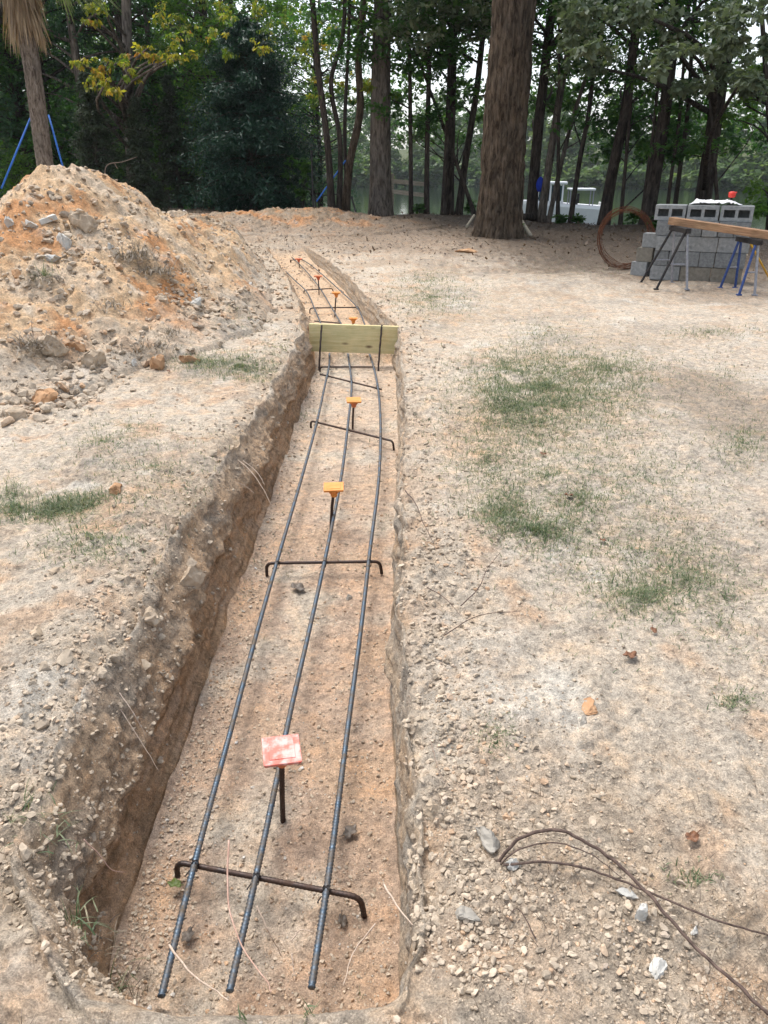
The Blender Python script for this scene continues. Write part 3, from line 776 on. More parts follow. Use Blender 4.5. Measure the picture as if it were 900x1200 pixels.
SINGLE = [  # px, py, width px, material, aspect, label, category
    (693, 833, 37, 'rock_orange', .45, 'flat rusty orange stone beside the trench, above a small grey stone'),
    (685, 848, 17, 'rock_grey', .8, 'small grey stone just below the flat orange stone'),
    (600, 1019, 25, 'rock_white', .8, 'chalky white lump where the bent vine leaves the ground'),
    (737, 1053, 29, 'rock_white', .5, 'pale grey angular flake among the gravel under the vine'),
    (751, 1077, 17, 'rock_white', 1.3, 'narrow white chip below the pale angular flake'),
    (815, 1095, 17, 'rock_white', .9, 'clean white pebble against the dark vine'),
    (769, 1140, 30, 'rock_white', .7, 'crumbly white patch of chalk at the lower right'),
    (546, 1078, 38, 'rock_grey', .75, 'grey square-sided boulder at the near right corner of the trench'),
    (573, 993, 40, 'rock_grey', .6, 'smooth grey stone half buried left of the vine'),
    (504, 955, 30, 'rock_tan', .7, 'tan stone set in the right lip of the trench'),
    (43, 747, 34, 'rock_tan', .5, 'pale wedge shaped stone on the bare left bank'),
    (177, 729, 30, 'rock_tan', .6, 'rounded tan stone at the brink of the left bank'),
    (62, 672, 24, 'rock_tan', .5, 'small flat stone under the grass patch on the left bank'),
    (136, 578, 20, 'rock_orange', .6, 'pinkish stone lying alone on the left bank above the grass'),
    (185, 430, 19, 'rock_orange', .9, 'orange stone at the foot of the mound, right of a pale one'),
    (219, 425, 30, 'rock_orange', .7, 'cluster-topping orange clod at the right foot of the mound'),
    (156, 428, 14, 'rock_white', .8, 'pale round stone at the foot of the mound'),
    (108, 428, 44, 'rock_tan', .7, 'large cracked tan clod at the foot of the mound'),
    (66, 415, 32, 'rock_tan', .8, 'tan clod left of the large cracked clod'),
    (88, 408, 24, 'rock_orange', .8, 'orange clod leaning on the large cracked clod'),
    (50, 475, 44, 'rock_orange', .6, 'broad orange boulder in the rock pile at the left edge'),
    (20, 492, 26, 'rock_tan', .9, 'upright tan boulder in the rock pile at the left edge'),
    (12, 265, 18, 'rock_white', 1.2, 'upright white concrete chip high on the mound'),
    (33, 266, 22, 'rock_white', .7, 'low white concrete chip right of the upright one'),
    (74, 289, 24, 'rock_white', .8, 'white broken concrete lump midway up the mound'),
    (95, 268, 36, 'rock_tan', 1.1, 'large grey tan boulder jutting from the mound'),
    (58, 305, 30, 'rock_white', .4, 'thin pale slab fragment on the mound face'),
    (20, 325, 18, 'rock_orange', .9, 'rust red clod on the left side of the mound'),
    (130, 290, 10, 'rock_white', 1.0, 'small bright white chip in the middle of the mound'),
    (190, 353, 22, 'rock_tan', .7, 'pale stone among the rubble at the mound toe'),
    (228, 358, 26, 'rock_white', .5, 'flat pale stone leaning in the rubble at the mound toe'),
    (252, 366, 22, 'rock_tan', .7, 'tan stone at the right end of the toe rubble'),
    (546, 296, 30, 'rock_orange', .3, 'low orange clod on the ground in front of the thick pine'),
    (548, 277, 9, 'rock_tan', .9, 'small stone beside the base of the thick pine'),
    (408, 703, 12, 'rock_grey', .7, 'grey stone on the trench floor past the second crossbar'),
    (222, 683, 40, 'rock_tan', 1.2, 'big tan clod standing out of the left trench wall'),
]
for (px, py, w, mt, asp, lb) in SINGLE:
    g = hit(px, py); t = depth_of(g)
    r = w / F * t / 2
    V, Fc = rock_shape(RNG, 3, 16); V = V / np.abs(V[:, 0]).max()
    n = gnoise(V[:, 0] * 2.5, V[:, 1] * 2.5 + V[:, 2] * 2, 2)[:, None]; V = V * (1 + .12 * n)
    V = V * np.array([1, .9, asp / .65]) * r
    loc = g + np.array([0, r * .3, r * asp * .25])
    o = link('stone', raw_mesh('stone', V, Fc, mt, False), None, tuple(loc)); tag(o, lb, 'stone')
    o.rotation_euler = (0, 0, RNG.uniform(0, 6))

# ------------------------------------------------------------------ reinforcement
def bar_path(pxs, z):
    return [on_z(a, b, z) for a, b in pxs]
def ribbed(pts, r, step=.0033, seg=8):
    pts = np.asarray(pts, float); L = np.linalg.norm(np.diff(pts, axis=0), axis=1).sum()
    n = int(L / step); q = spline(pts, n)
    s = np.linspace(0, L, n); a = np.arange(seg) / seg * 2 * PI
    w = 1 + .10 * np.clip(np.sin(2 * PI * s[:, None] / .0115 + .9 * np.sin(a)[None, :]) * 1.6, -1, 1)
    w[:, 0] *= 1.06; w[:, seg // 2] *= 1.06
    return tube(q, r, seg, wob=w)

ZB = -.325
LONG = [([(189, 1168), (228, 1012), (272, 850), (300, 745), (327, 650), (352, 565), (370, 500), (380, 455), (386, 425), (386, 409)], 'left long blue steel bar running down the near trench'),
        ([(269, 1162), (300, 1027), (322, 925), (337, 850), (361, 745), (382, 650), (400, 558), (408, 495), (412, 450), (409, 424), (407, 409)], 'middle long blue steel bar under the capped stakes in the near trench'),
        ([(365, 1158), (383, 1040), (408, 850), (422, 745), (433, 650), (444, 560), (446, 500), (443, 455), (437, 427), (431, 409)], 'right long blue steel bar running down the near trench')]
for pxs, lb in LONG:
    pts = bar_path(pxs, ZB); mb = MB(); mb.add(*ribbed(pts, .0088))
    o = mb.build('rebar', 'bar_blue', smooth=True, loc=pts[0]); tag(o, lb, 'rebar', 'long bars of the reinforcement')
FARL = [([(400, 383), (386, 362), (374, 350), (357, 339), (345, 329)], 'left long bar in the trench beyond the board'),
        ([(402, 383), (389, 361), (373, 335), (359, 318), (346, 305), (333, 295), (319, 289)], 'middle long bar in the trench beyond the board'),
        ([(429, 384), (419, 361), (398, 340), (378, 322), (362, 309), (345, 299)], 'right long bar in the trench beyond the board')]
FARL[0] = ([(378, 384), (370, 365), (357, 339), (346, 329), (335, 318)], FARL[0][1])
for pxs, lb in FARL:
    pts = bar_path(pxs, -.16); mb = MB(); mb.add(*ribbed(pts, .0088, .03, 6))
    o = mb.build('rebar', 'bar_blue', smooth=True, loc=pts[0]); tag(o, lb, 'rebar', 'long bars of the reinforcement')

def crossbar(a, b, z, legpx, lb, ties=(), r=.0083, leg=(.07, .07), step=.004):
    A = on_z(*a, z - .019); B = on_z(*b, z - .019)
    d = (B - A); d /= np.linalg.norm(d); dn = np.array([0, 0, -1.0])
    pts = []
    if leg[0]:
        sw = np.array([0, -.25, 0])
        pts += [A + (dn + sw * .3) * leg[0], A + dn * .03]
        for k in range(1, 5):
            t = k / 5 * PI / 2; pts.append(A + dn * .03 * (1 - math.sin(t)) + d * .03 * (1 - math.cos(t)))
    pts.append(A + d * .03)
    pts += [A + d * .06, B - d * .06]
    pts.append(B - d * .03)
    if leg[1]:
        for k in range(1, 5):
            t = k / 5 * PI / 2; pts.append(B - d * .03 * (1 - math.sin(t)) + dn * .03 * (1 - math.cos(t)))
        pts += [B + dn * .03, B + dn * leg[1] + np.array([.006, 0, 0])]
    mid = (A + B) / 2
    t = empty('crossbar', mid, lb, 'rebar crossbar', 'hooked bars tied across the long bars')
    mb = MB()
    q = np.array(pts) - mid
    L = np.linalg.norm(np.diff(q, axis=0), axis=1).sum()
    # dense resample keeping the bends
    dd = np.r_[0, np.cumsum(np.linalg.norm(np.diff(q, axis=0), axis=1))]; s = np.linspace(0, dd[-1], int(L / step))
    q2 = np.stack([np.interp(s, dd, q[:, k]) for k in range(3)], -1)
    a_ = np.arange(8) / 8 * 2 * PI
    w = 1 + .07 * np.clip(np.sin(2 * PI * s[:, None] / .0115 + .9 * np.sin(a_)[None, :]) * 1.6, -1, 1)
    mb.tube(q2, r, 8, wob=w); mb.build('rod', 'bar_dark', t, True)
    for (tx, ty) in ties:
        c = on_z(tx, ty, z) - mid
        m2 = MB()
        for k in range(2):
            ang = np.linspace(0, 2 * PI, 16); ax = np.array([.7, .7 * (1 if k else -1), 0])
            u = ax / np.linalg.norm(ax)
            ring = [c + np.array([0, 0, -.009]) + u * .0125 * math.cos(h) + np.array([0, 0, .021]) * math.sin(h) for h in ang]
            m2.tube(ring, .0014, 5)
        e = c + np.array([-.012, -.012, -.012])
        m2.tube([e, e + np.array([-.01, -.015, -.006]), e + np.array([-.006, -.024, .006])], .0018, 5)
        m2.build('tie_wire', 'wire', t, True)
crossbar((206, 1010), (424, 1052), ZB, None, 'nearest hooked bar tied across the three long bars', [(228, 1012), (300, 1027), (382, 1042)], leg=(.055, .075))
crossbar((312, 660), (446, 658), ZB, None, 'hooked crossbar below the orange capped stake', [(325, 660), (380, 659), (433, 658)])
crossbar((364, 493), (461, 517), ZB, None, 'slanting hooked crossbar under the third cap', [(371, 495), (409, 503), (446, 513)], leg=(.06, .09))
crossbar((373, 438), (450, 457), ZB, None, 'slanting crossbar between the two stakes of the board', [(384, 440), (412, 446), (442, 453)], leg=(0, 0))
crossbar((375, 430), (443, 430), ZB, None, 'straight crossbar right under the yellow board', [(387, 430), (411, 430)], leg=(.05, 0))
crossbar((363, 361), (421, 360), -.16, None, 'hooked crossbar just beyond the board', [(372, 361), (419, 360)], step=.02)
crossbar((356, 340), (390, 338), -.16, None, 'hooked crossbar second beyond the board', [], leg=(.05, .05), step=.02)
crossbar((366, 376), (402, 379), -.16, None, 'crossbar half hidden behind the top edge of the board', [], leg=(0, 0), step=.02)
crossbar((338, 305), (360, 304), -.16, None, 'farthest small crossbar near the last caps', [], leg=(0, 0), step=.02)

def capped_stake(cap_px, base_px, lb, mat, coll_mat, yaw=0, tilt=(0, 0), far=False, wpx=None):
    fz = -.42 if not far else -.26
    b = on_z(*base_px, fz) if not far else on_z(*base_px, -.25)
    b = hit(*base_px) if not far else b; b[2] = down(b[0], b[1])
    # height so that the cap lands on its pixel, in the stake's own vertical plane
    d = ray(*cap_px); t = (b[1]) / d[1]; top = cam_loc + d * t
    t_ = empty('capped_stake', b, lb, 'capped stake', 'rebar stakes with square plastic caps')
    tp = top - b
    mb = MB(); mb.add(*ribbed([np.array([0, 0, -.05]), tp * .5 + np.array([0, 0, 0]), tp - np.array([0, 0, .02])], .0085, .004 if not far else .03)); mb.build('rod', 'bar_dark', t_, True)
    import bmesh
    s = .0575 if wpx is None else wpx
    bm = bmesh.new(); bmesh.ops.create_cube(bm, size=1)
    for v in bm.verts:
        k = 1.0 if v.co.z > 0 else .93
        v.co = Vector((v.co.x * 2 * s * k, v.co.y * 2 * s * k, v.co.z * .014))
    bmesh.ops.bevel(bm, geom=list(bm.edges), offset=.0035, segments=3, affect='EDGES', profile=.5)
    # raised square field on the top
    bm2 = bmesh.new()
    bmesh.ops.create_cube(bm2, size=1)
    for v in bm2.verts: v.co = Vector((v.co.x * 1.35 * s, v.co.y * 1.35 * s, v.co.z * .003 + .0078))
    bmesh.ops.bevel(bm2, geom=[e for e in bm2.edges if all(v.co.z > .008 for v in e.verts)], offset=.0012, segments=1, affect='EDGES')
    tmp = bpy.data.meshes.new('t'); bm2.to_mesh(tmp); bm.from_mesh(tmp); bm2.free(); bpy.data.meshes.remove(tmp)
    me = bpy.data.meshes.new('cap'); bm.to_mesh(me); bm.free(); me.materials.append(M[mat])
    for p in me.polygons: p.use_smooth = False
    c = link('cap', me, t_); c.location = tuple(tp); c.rotation_euler = (tilt[0], tilt[1], yaw)
    m2 = MB()
    m2.tube([(0, 0, -.007), (0, 0, -.012), (0, 0, -.03), (0, 0, -.052), (0, 0, -.056)], [.030, .026, .021, .0185, .016], 20)
    for k in range(4):
        a = PI / 4 + k * PI / 2
        V = np.array([[math.cos(a) * .017, math.sin(a) * .017, -.0075], [math.cos(a) * .05, math.sin(a) * .05, -.0075], [math.cos(a) * .017, math.sin(a) * .017, -.042]])
        nrm = np.array([-math.sin(a), math.cos(a), 0]) * .0012
        VV = np.vstack([V + nrm, V - nrm]); m2.add(VV, np.array([[0, 1, 2], [5, 4, 3], [0, 3, 4], [0, 4, 1], [1, 4, 5], [1, 5, 2], [2, 5, 3], [2, 3, 0]]))
    m2.build('collar', coll_mat, c, True)
capped_stake((330, 880), (331, 962), 'nearest stake with a scuffed pinkish red square cap', 'cap_pink', 'cap_scuff', math.radians(12), (math.radians(4), math.radians(2)))
capped_stake((391, 571), (387, 621), 'second nearest stake, with a clean light orange square cap', 'cap_orange', 'cap_orange', math.radians(3), (math.radians(2), math.radians(-1)), wpx=.0565)
capped_stake((414.5, 469), (413, 503), 'stake with a faded orange cap, third from the camera, this side of the board', 'cap_orange', 'cap_scuff', .1, (.06, 0))
capped_stake((414, 373), (412, 392), 'stake whose orange cap shows just over the top of the board', 'cap_orange', 'cap_orange', 0, far=True, wpx=.05)
capped_stake((394, 343), (392, 371), 'orange yellow capped stake, second beyond the board', 'cap_orange', 'cap_orange', 0, far=True, wpx=.055)
capped_stake((373, 323.5), (374, 347), 'red orange capped stake, third beyond the board', 'cap_scuff', 'cap_red', 0, far=True, wpx=.062)
capped_stake((350, 303.5), (351, 316), 'red capped stake, fourth beyond the board', 'cap_red', 'cap_red', 0, far=True, wpx=.066)
capped_stake((320, 287), (320.5, 294), 'farthest red capped stake at the end of the trench', 'cap_red', 'cap_red', 0, far=True, wpx=.06)

# board across the trench
bl = P(363, 397, 7.72); br = P(467, 397, 7.60)
bc = (bl + br) / 2; bw = np.linalg.norm(br - bl); yaw = math.atan2(br[1] - bl[1], br[0] - bl[0])
mb = MB(); mb.box((0, 0, 0), (bw, .038, .285), bev=.004)
o = mb.build('form_board', 'lumber', loc=(0, 0, 0)); o.location = tuple(bc); o.rotation_euler = (0, math.radians(0.3), yaw)
tag(o, 'yellow green new lumber board set on edge across the trench', 'board')
for (tx, ty), (bx, by), lb in [((377, 381), (373, 441), 'dark steel stake driven in front of the left end of the board'), ((447.5, 381), (442, 444), 'dark steel stake driven in front of the right end of the board')]:
    top = P(tx, ty, 7.56); bot = P(bx, by, 7.52)
    mb = MB(); mb.add(*ribbed([bot - np.array([0, 0, .08]), (top + bot) / 2, top], .0095, .01, 8)); o = mb.build('steel_stake', 'bar_dark', smooth=True, loc=bot); tag(o, lb, 'stake', 'stakes holding the board')

# ------------------------------------------------------------------ concrete blocks
def block_mesh(name, L, H, D, holes, mat):
    """hollow block: length L (x), depth D (y), height H (z); cores run through y"""
    import bmesh
    bm = bmesh.new()
    def addbox(c, s):
        r = bmesh.ops.create_cube(bm, size=1)
        for v in r['verts']: v.co = Vector((v.co.x * s[0] + c[0], v.co.y * s[1] + c[1], v.co.z * s[2] + c[2]))
    if holes:
        w = .04; n = 2
        inner = (L - w * (n + 1)) / n
        hh = .048
        addbox((0, 0, -H / 2 + hh / 2), (L, D, hh)); addbox((0, 0, H / 2 - hh / 2), (L, D, hh))
        for k in range(n + 1):
            addbox((-L / 2 + w / 2 + k * (inner + w), 0, 0), (w, D - .004, H - 2 * hh))
        # web deep inside so the cores read dark
    else:
        addbox((0, 0, 0), (L, D, H))
        bmesh.ops.bevel(bm, geom=list(bm.edges), offset=.005, segments=2, affect='EDGES')
    me = bpy.data.meshes.new(name); bm.to_mesh(me); bm.free(); me.materials.append(M[mat]); return me
g, t = on_ground(872, 334, False); BC = g        # front right corner of the stack
YAW = math.radians(-24)
ux = np.array([math.cos(YAW), math.sin(YAW), 0]); uy = np.array([-math.sin(YAW), math.cos(YAW), 0])
WS = 1.22 * 1.0
print('blockstack', g, t)
z0 = float(base_g(BC[0] - .5, BC[1] + .2)) + .005
ords = ['first', 'second', 'third', 'fourth', 'fifth', 'sixth', 'seventh']
rows = [('bottom course', [('f', .40), ('f', .40), ('f', .40)], 'block3'),
        ('second course', [('f', .20), ('f', .40), ('e', .20), ('e', .20), ('e', .19)], 'block'),
        ('third course', [('f', .40), ('f', .40), ('f', .40)], 'block2'),
        ('fourth course', [('f', .40), ('e', .20), ('e', .20), ('e', .20), ('e', .20)], 'block')]
for ri, (rn, bl_, mt) in enumerate(rows):
    x = -1.24 + RNG.uniform(-.02, .02)
    for bi, (kind, wd) in enumerate(bl_):
        me = block_mesh('concrete_block', wd - .008, .192, .195 if kind == 'f' else .39, False, mt if RNG.random() < .7 else 'block2')
        dpt = .195 if kind == 'f' else .39
        c = BC + ux * (x + wd / 2) + uy * (dpt / 2 + RNG.uniform(-.012, .012)); c[2] = z0 + .096 + ri * .197
        o = link('concrete_block', me, None, tuple(c)); o.rotation_euler = (0, 0, YAW + RNG.uniform(-.015, .015))
        tag(o, f'grey concrete block, {ords[bi]} from the left in the {rn} of the stack', 'concrete block', 'concrete blocks stacked by the sawhorses')
        x += wd
    # a second rank behind
    if ri < 4:
        for bi in range(3):
            c = BC + ux * (-1.24 + .2 + .41 * bi) + uy * (.50 + .02); c[2] = z0 + .096 + ri * .197
            me = block_mesh('concrete_block', .395, .192, .195, False, 'block')
            if bi == 0:
                o = link('concrete_block', me, None, tuple(c)); o.rotation_euler = (0, 0, YAW)
                tag(o, f'grey concrete block at the left rear corner of the {rn}', 'concrete block', 'concrete blocks stacked by the sawhorses')
# lid rank: hollow blocks lying with their cores towards the viewer
for bi, (off, n_, zz, lb) in enumerate([(-1.10, 1, 0, 'hollow block with two open cores at the left end of the top course'), (-.68, 1, .0, 'hollow block with open cores, second in the top course'), (-.255, 1, .0, 'hollow block with open cores at the right end of the top course')]):
    me = block_mesh('hollow_block', .40, .192, .195, True, 'block2')
    c = BC + ux * (off) + uy * (.14 + RNG.uniform(-.02, .02)); c[2] = z0 + .096 + 4 * .197 + (.03 if bi == 0 else 0) * 0
    o = link('hollow_block', me, None, tuple(c)); o.rotation_euler = (0, 0, YAW + RNG.uniform(-.05, .05)); tag(o, lb, 'concrete block', 'concrete blocks stacked by the sawhorses')
    c2 = c + uy * .20
    me2 = block_mesh('concrete_block', .40, .192, .19, False, 'block')
    o = link('concrete_block', me2, None, tuple(c2)); o.rotation_euler = (0, 0, YAW)
    tag(o, f'solid faced block behind the {["left", "middle", "right"][bi]} hollow block of the top course', 'concrete block', 'concrete blocks stacked by the sawhorses')
# small side stack
sg, t = on_ground(758, 324, False)
for k, (dx, lb) in enumerate([(-.06, 'lowest block of the small side stack near the rusty coil'), (-.01, 'middle block of the small side stack near the rusty coil'), (.045, 'top block of the small side stack near the rusty coil')]):
    c = sg + np.array([dx, .12, 0]); c[2] = float(base_g(sg[0], sg[1])) + .1 + k * .196
    o = link('concrete_block', block_mesh('concrete_block', .235, .192, .20, False, ['block2', 'block3', 'block2'][k]), None, tuple(c)); o.rotation_euler = (0, 0, YAW - .3 + .08 * k)
    tag(o, lb, 'concrete block', 'concrete blocks stacked by the sawhorses')
# crumpled sheet on top
ctop = BC + ux * (-.55) + uy * .28; ctop[2] = z0 + 5 * .197 + .003
nx, ny = 46, 26
X, Y = np.meshgrid(np.linspace(-.33, .33, nx), np.linspace(-.12, .14, ny))
Z = .035 * np.abs(fbm(X * 9, Y * 9, 4, 3)) * 2 + .03 * np.exp(-(Y / .1) ** 2) + .004
Z = Z * (1 - sm(.22, .33, np.abs(X))) + .002
X2 = X + .03 * gnoise(X * 8, Y * 8, 2); Y2 = Y + .03 * gnoise(X * 8 + 4, Y * 8, 3)
V = np.stack([X2.ravel(), Y2.ravel(), Z.ravel()], -1)
i = np.arange(ny - 1)[:, None] * nx; j = np.arange(nx - 1)[None, :]
Q = np.stack([i + j, i + j + 1, i + nx + j + 1, i + nx + j], -1).reshape(-1, 4)
o = link('plastic_sheet', raw_mesh('plastic_sheet', V, Q, 'plastic_white', True), None, tuple(ctop)); o.rotation_euler = (0, 0, YAW)
md = o.modifiers.new('s', 'SOLIDIFY'); md.thickness = .004; md.offset = 1
tag(o, 'crumpled white plastic sheet lying on top of the block stack', 'plastic sheet')
rp = BC + ux * (-.36) + uy * .36; rp[2] = z0 + 5 * .197
t = empty('hand_pump', rp, 'small red topped tool with a dark stem standing on the block stack', 'tool')
mb = MB(); mb.tube([(0, 0, .0), (0, 0, .012), (0, 0, .013), (0, 0, .10)], [.045, .045, .014, .012], 14); mb.build('stem', 'black_metal', t, True)
mb = MB(); mb.tube([(0, 0, .09), (0, 0, .10), (0, 0, .14), (0, 0, .165), (0, 0, .17)], [.02, .045, .048, .035, .01], 16); mb.tube([(-.05, 0, .15), (.06, 0, .155)], .010, 8); mb.build('head', 'red', t, True)

# sawhorses and plank
def sawhorse(px_t, depth_t, feet, lb, mats):
    top = P(*px_t, depth_t)
    gz = float(base_g(top[0], top[1])); top_h = top[2] - gz
    t = empty('sawhorse', (top[0], top[1], gz), lb, 'sawhorse', 'folding steel sawhorses under the plank')
    mb = MB(); mb.box((0, 0, top_h - .03), (.07, .62, .06), bev=.004); mb.build('top_beam', 'black_metal', t)
    for k, (dx, dy) in enumerate(feet):
        m2 = MB(); a = np.array([0.015 * np.sign(dx), .24 * np.sign(dy), top_h - .05]); b = np.array([dx, dy, .0])
        m2.tube([a, b], .017, 8); m2.box(tuple(b + np.array([0, 0, .01])), (.06, .05, .02), bev=.004); m2.build('leg', mats[k], t)
    z = top_h * .42; f = 1 - z / top_h
    for sgn in (-1, 1):
        m3 = MB()
        xx = [d[0] for d in feet if np.sign(d[1]) == sgn]; yy = feet[0][1] * f if sgn == np.sign(feet[0][1]) else feet[-1][1] * f
        m3.tube([(xx[0] * f, sgn * .27, z), (xx[-1] * f, sgn * .27, z)], .010, 6)
        m3.build('brace', 'grey_metal', t)
sawhorse((797, 266), 9.75, [(-.30, -.30), (.10, -.32), (-.32, .30), (.12, .30)], 'left folding sawhorse holding the plank, dark legs splayed', ['black_metal', 'grey_metal', 'black_metal', 'grey_metal'])
sawhorse((878, 279), 9.35, [(-.13, -.30), (.06, -.32), (-.12, .30), (.08, .30)], 'right blue legged sawhorse holding the plank at the picture edge', ['blue_metal', 'grey_metal', 'blue_metal', 'blue_metal'])
A = P(786, 258.5, 9.95); B = P(925, 279, 9.0)
c = (A + B) / 2; L = np.linalg.norm(B - A); yw = math.atan2(B[1] - A[1], B[0] - A[0]); pt = -math.atan2(B[2] - A[2], math.hypot(B[0] - A[0], B[1] - A[1]))
mb = MB(); mb.box((0, 0, 0), (L, .14, .09), bev=.004); o = mb.build('plank', 'plank', loc=(0, 0, 0)); o.location = tuple(c); o.rotation_euler = (0, pt, yw)
print('plank', A, B, 'sawtops', P(797, 266, 10.0), P(878, 279, 9.6))
tag(o, 'thick weathered brown timber plank laid across the two sawhorses', 'plank')
a = on_ground(902, 327, False)[0]; b = P(876, 279, 9.9)
mb = MB(); mb.tube([a, b], .013, 8); o = mb.build('yellow_pole', 'yellow', smooth=True, loc=a); tag(o, 'thin yellow pole leaning against the right sawhorse', 'pole')

# rusty wire coil
cg, t = on_ground(732, 316, False)
cc = P(732.5, 282, t - .05); R0 = 31 / F * t
th = np.linspace(0, 2 * PI * 20, 20 * 60)
rr = R0 * (1 + .15 * np.interp(th, np.linspace(0, th[-1], 61), RNG.uniform(-1, 1, 61)))
off = .055 * np.interp(th, np.linspace(0, th[-1], 45), RNG.uniform(-1, 1, 45))
tilt = math.radians(14)
pts = np.stack([rr * np.cos(th) * .97, off + rr * np.sin(th) * math.sin(tilt), rr * np.sin(th) * math.cos(tilt)], -1)
zmin = pts[:, 2].min()
loc = np.array([cc[0], cc[1], cg[2] - zmin])
mb = MB(); mb.tube(pts, .0026, 5)
o = mb.build('wire_coil', 'rust', loc=(0, 0, 0)); o.location = tuple(loc); tag(o, 'rusty loose coil of wire standing on edge beside the blocks', 'wire coil')

# ------------------------------------------------------------------ leaves and trees
def leaf_quads(C, size, rng, droop=.3, aspect=.5, up=.55, sizevar=.35):
    n = len(C)
    yaw = rng.uniform(0, 2 * PI, n); pitch = rng.normal(-droop, .45, n)
    D = np.stack([np.cos(yaw) * np.cos(pitch), np.sin(yaw) * np.cos(pitch), np.sin(pitch)], -1)
    Nn = rng.normal(0, 1, (n, 3)); Nn[:, 2] = np.abs(Nn[:, 2]) + up * 2
    S = np.cross(D, Nn); S /= np.linalg.norm(S, axis=1)[:, None] + 1e-9
    s = size * np.exp(np.clip(rng.normal(0, sizevar, n), -.8, .55))[:, None]
    V = np.empty((n, 4, 3))
    V[:, 0] = C; V[:, 1] = C + D * s * .5 + S * s * aspect * .5; V[:, 2] = C + D * s; V[:, 3] = C + D * s * .5 - S * s * aspect * .5
    Fc = np.arange(n * 4).reshape(n, 4)
    return V.reshape(-1, 3), Fc

def clump_points(centres, radii, per, rng, flat=.6):
    out = []; cv = []
    for c, r in zip(centres, radii):
        n = max(3, int(per * rng.uniform(.6, 1.3)))
        # several twig sprays inside each clump
        k = max(2, n // 14)
        sub = rng.normal(0, 1, (k, 3)) * np.array([1, 1, flat]) * r * .62
        idx = rng.integers(0, k, n)
        p = sub[idx] + rng.normal(0, 1, (n, 3)) * np.array([1, 1, .5]) * r * .20
        out.append(c + p); cv.append(np.full(n, rng.uniform(-.22, .22)) + rng.normal(0, .13, k)[idx])
    return np.vstack(out), np.concatenate(cv)

def trunk_mb(pts, r0, r1, seg=12, n=26, flare=1.35, furrow=0.0, flare_len=.5):
    q = spline(pts, n); L = np.linalg.norm(np.diff(q, axis=0), axis=1).sum()
    s = np.linspace(0, L, n); r = r0 + (r1 - r0) * (s / L) ** .8
    r = r * (1 + (flare - 1) * np.exp(-s / flare_len))
    a = np.arange(seg) / seg * 2 * PI
    w = 1 + .06 * gnoise(np.cos(a)[None, :] * 1.3 + s[:, None] * .5, np.sin(a)[None, :] * 1.3 + s[:, None] * .3, 3)
    if furrow:
        f = np.abs(gnoise(a[None, :] * 9 / PI + .35 * gnoise(s[:, None] * 3, a[None, :], 1), s[:, None] * 1.1, 5)) + .6 * np.abs(gnoise(a[None, :] * 20 / PI, s[:, None] * 3.2, 2))
        w = w + furrow * (f - .4)
        w = w + .12 * np.exp(-s / .35)[:, None] * np.cos(a * 5 + 1)[None, :]
    return q, r, w

def make_tree(name, base, pts, r0, r1, bark, leafmat, clumps, label, cat='tree', group=None, leaf=.11, per=120, droop=.3, aspect=.5, seg=12, n=26, furrow=0, flare=1.35, limbs=1, seed=0, flat=.6, crown_name='crown'):
    rng = np.random.default_rng(1000 + seed)
    base = np.asarray(base, float)
    t = empty(name, base, label, cat, group)
    P0 = np.asarray(pts, float) - base; P0[0][2] -= .15
    q, r, w = trunk_mb(P0, r0, r1, seg, n, flare, furrow)
    mb = MB(); mb.tube(q, r, seg, wob=w)
    if clumps:
        C = np.array([c[:3] for c in clumps]) - base; R = np.array([c[3] for c in clumps])
        if limbs:
            for c, rr in (list(zip(C, R))[::limbs] if limbs < 80 else []):
                # limb springs from a lower point of the trunk
                zt = c[2] - rng.uniform(.15, .45) * np.linalg.norm(c[:2] - np.array([np.interp(c[2], q[:, 2], q[:, 0]), np.interp(c[2], q[:, 2], q[:, 1])]))
                k = int(np.clip(np.argmin(np.abs(q[:, 2] - zt)), 2, n - 1))
                a = q[k]; m_ = (a + c) / 2 + np.array([rng.normal(0, .08), rng.normal(0, .08), .06]) * np.linalg.norm(c - a)
                rb = min(r[k] * .42, .012 + .018 * np.linalg.norm(c - a))
                mb.tube(spline([a, m_, c], 7), np.linspace(rb, rb * .3, 7), 5)
    mb.build('trunk', bark, t, True)
    if clumps:
        pnts, cv = clump_points(C, R, per, rng, flat)
        V, Fc = leaf_quads(pnts, leaf, rng, droop, aspect)
        o = link(crown_name, raw_mesh(crown_name, V, Fc, leafmat, False, var=np.clip(.5 + cv + rng.normal(0, .12, len(Fc)), 0, 1)), t)
    return t

def px_trunk(base_px, tops, w_px, extra=3.0):
    """trunk standing where the photo shows its foot; tops = further pixels up the trunk"""
    g, t = on_ground(*base_px, mound=False)
    pts = [g]
    for (x, y) in tops:
        d = ray(x, y); k = g[1] / d[1]; pts.append(cam_loc + d * k)
    e = pts[-1] - pts[-2]; e /= np.linalg.norm(e); pts.append(pts[-1] + e * extra)
    return g, t, pts, w_px / F * t / 2

def rand_clumps(c, rx, rz, n, r, rng, taper=0.0):
    out = []
    while len(out) < n:
        p = rng.uniform(-1, 1, 3)
        if (p ** 2).sum() > 1: continue
        k = 1 - taper * (p[2] + 1) / 2
        out.append((c[0] + p[0] * rx * k, c[1] + p[1] * rx * k, c[2] + p[2] * rz, r * rng.uniform(.7, 1.3)))
    return out
def px_clumps(lst, tdepth, rng, jit=1.2):
    out = []
    for (x, y, rp) in lst:
        d = tdepth + rng.uniform(-jit, jit); p = P(x, y, d); out.append((p[0], p[1], p[2], rp / F * d))
    return out
R5 = np.random.default_rng(55)

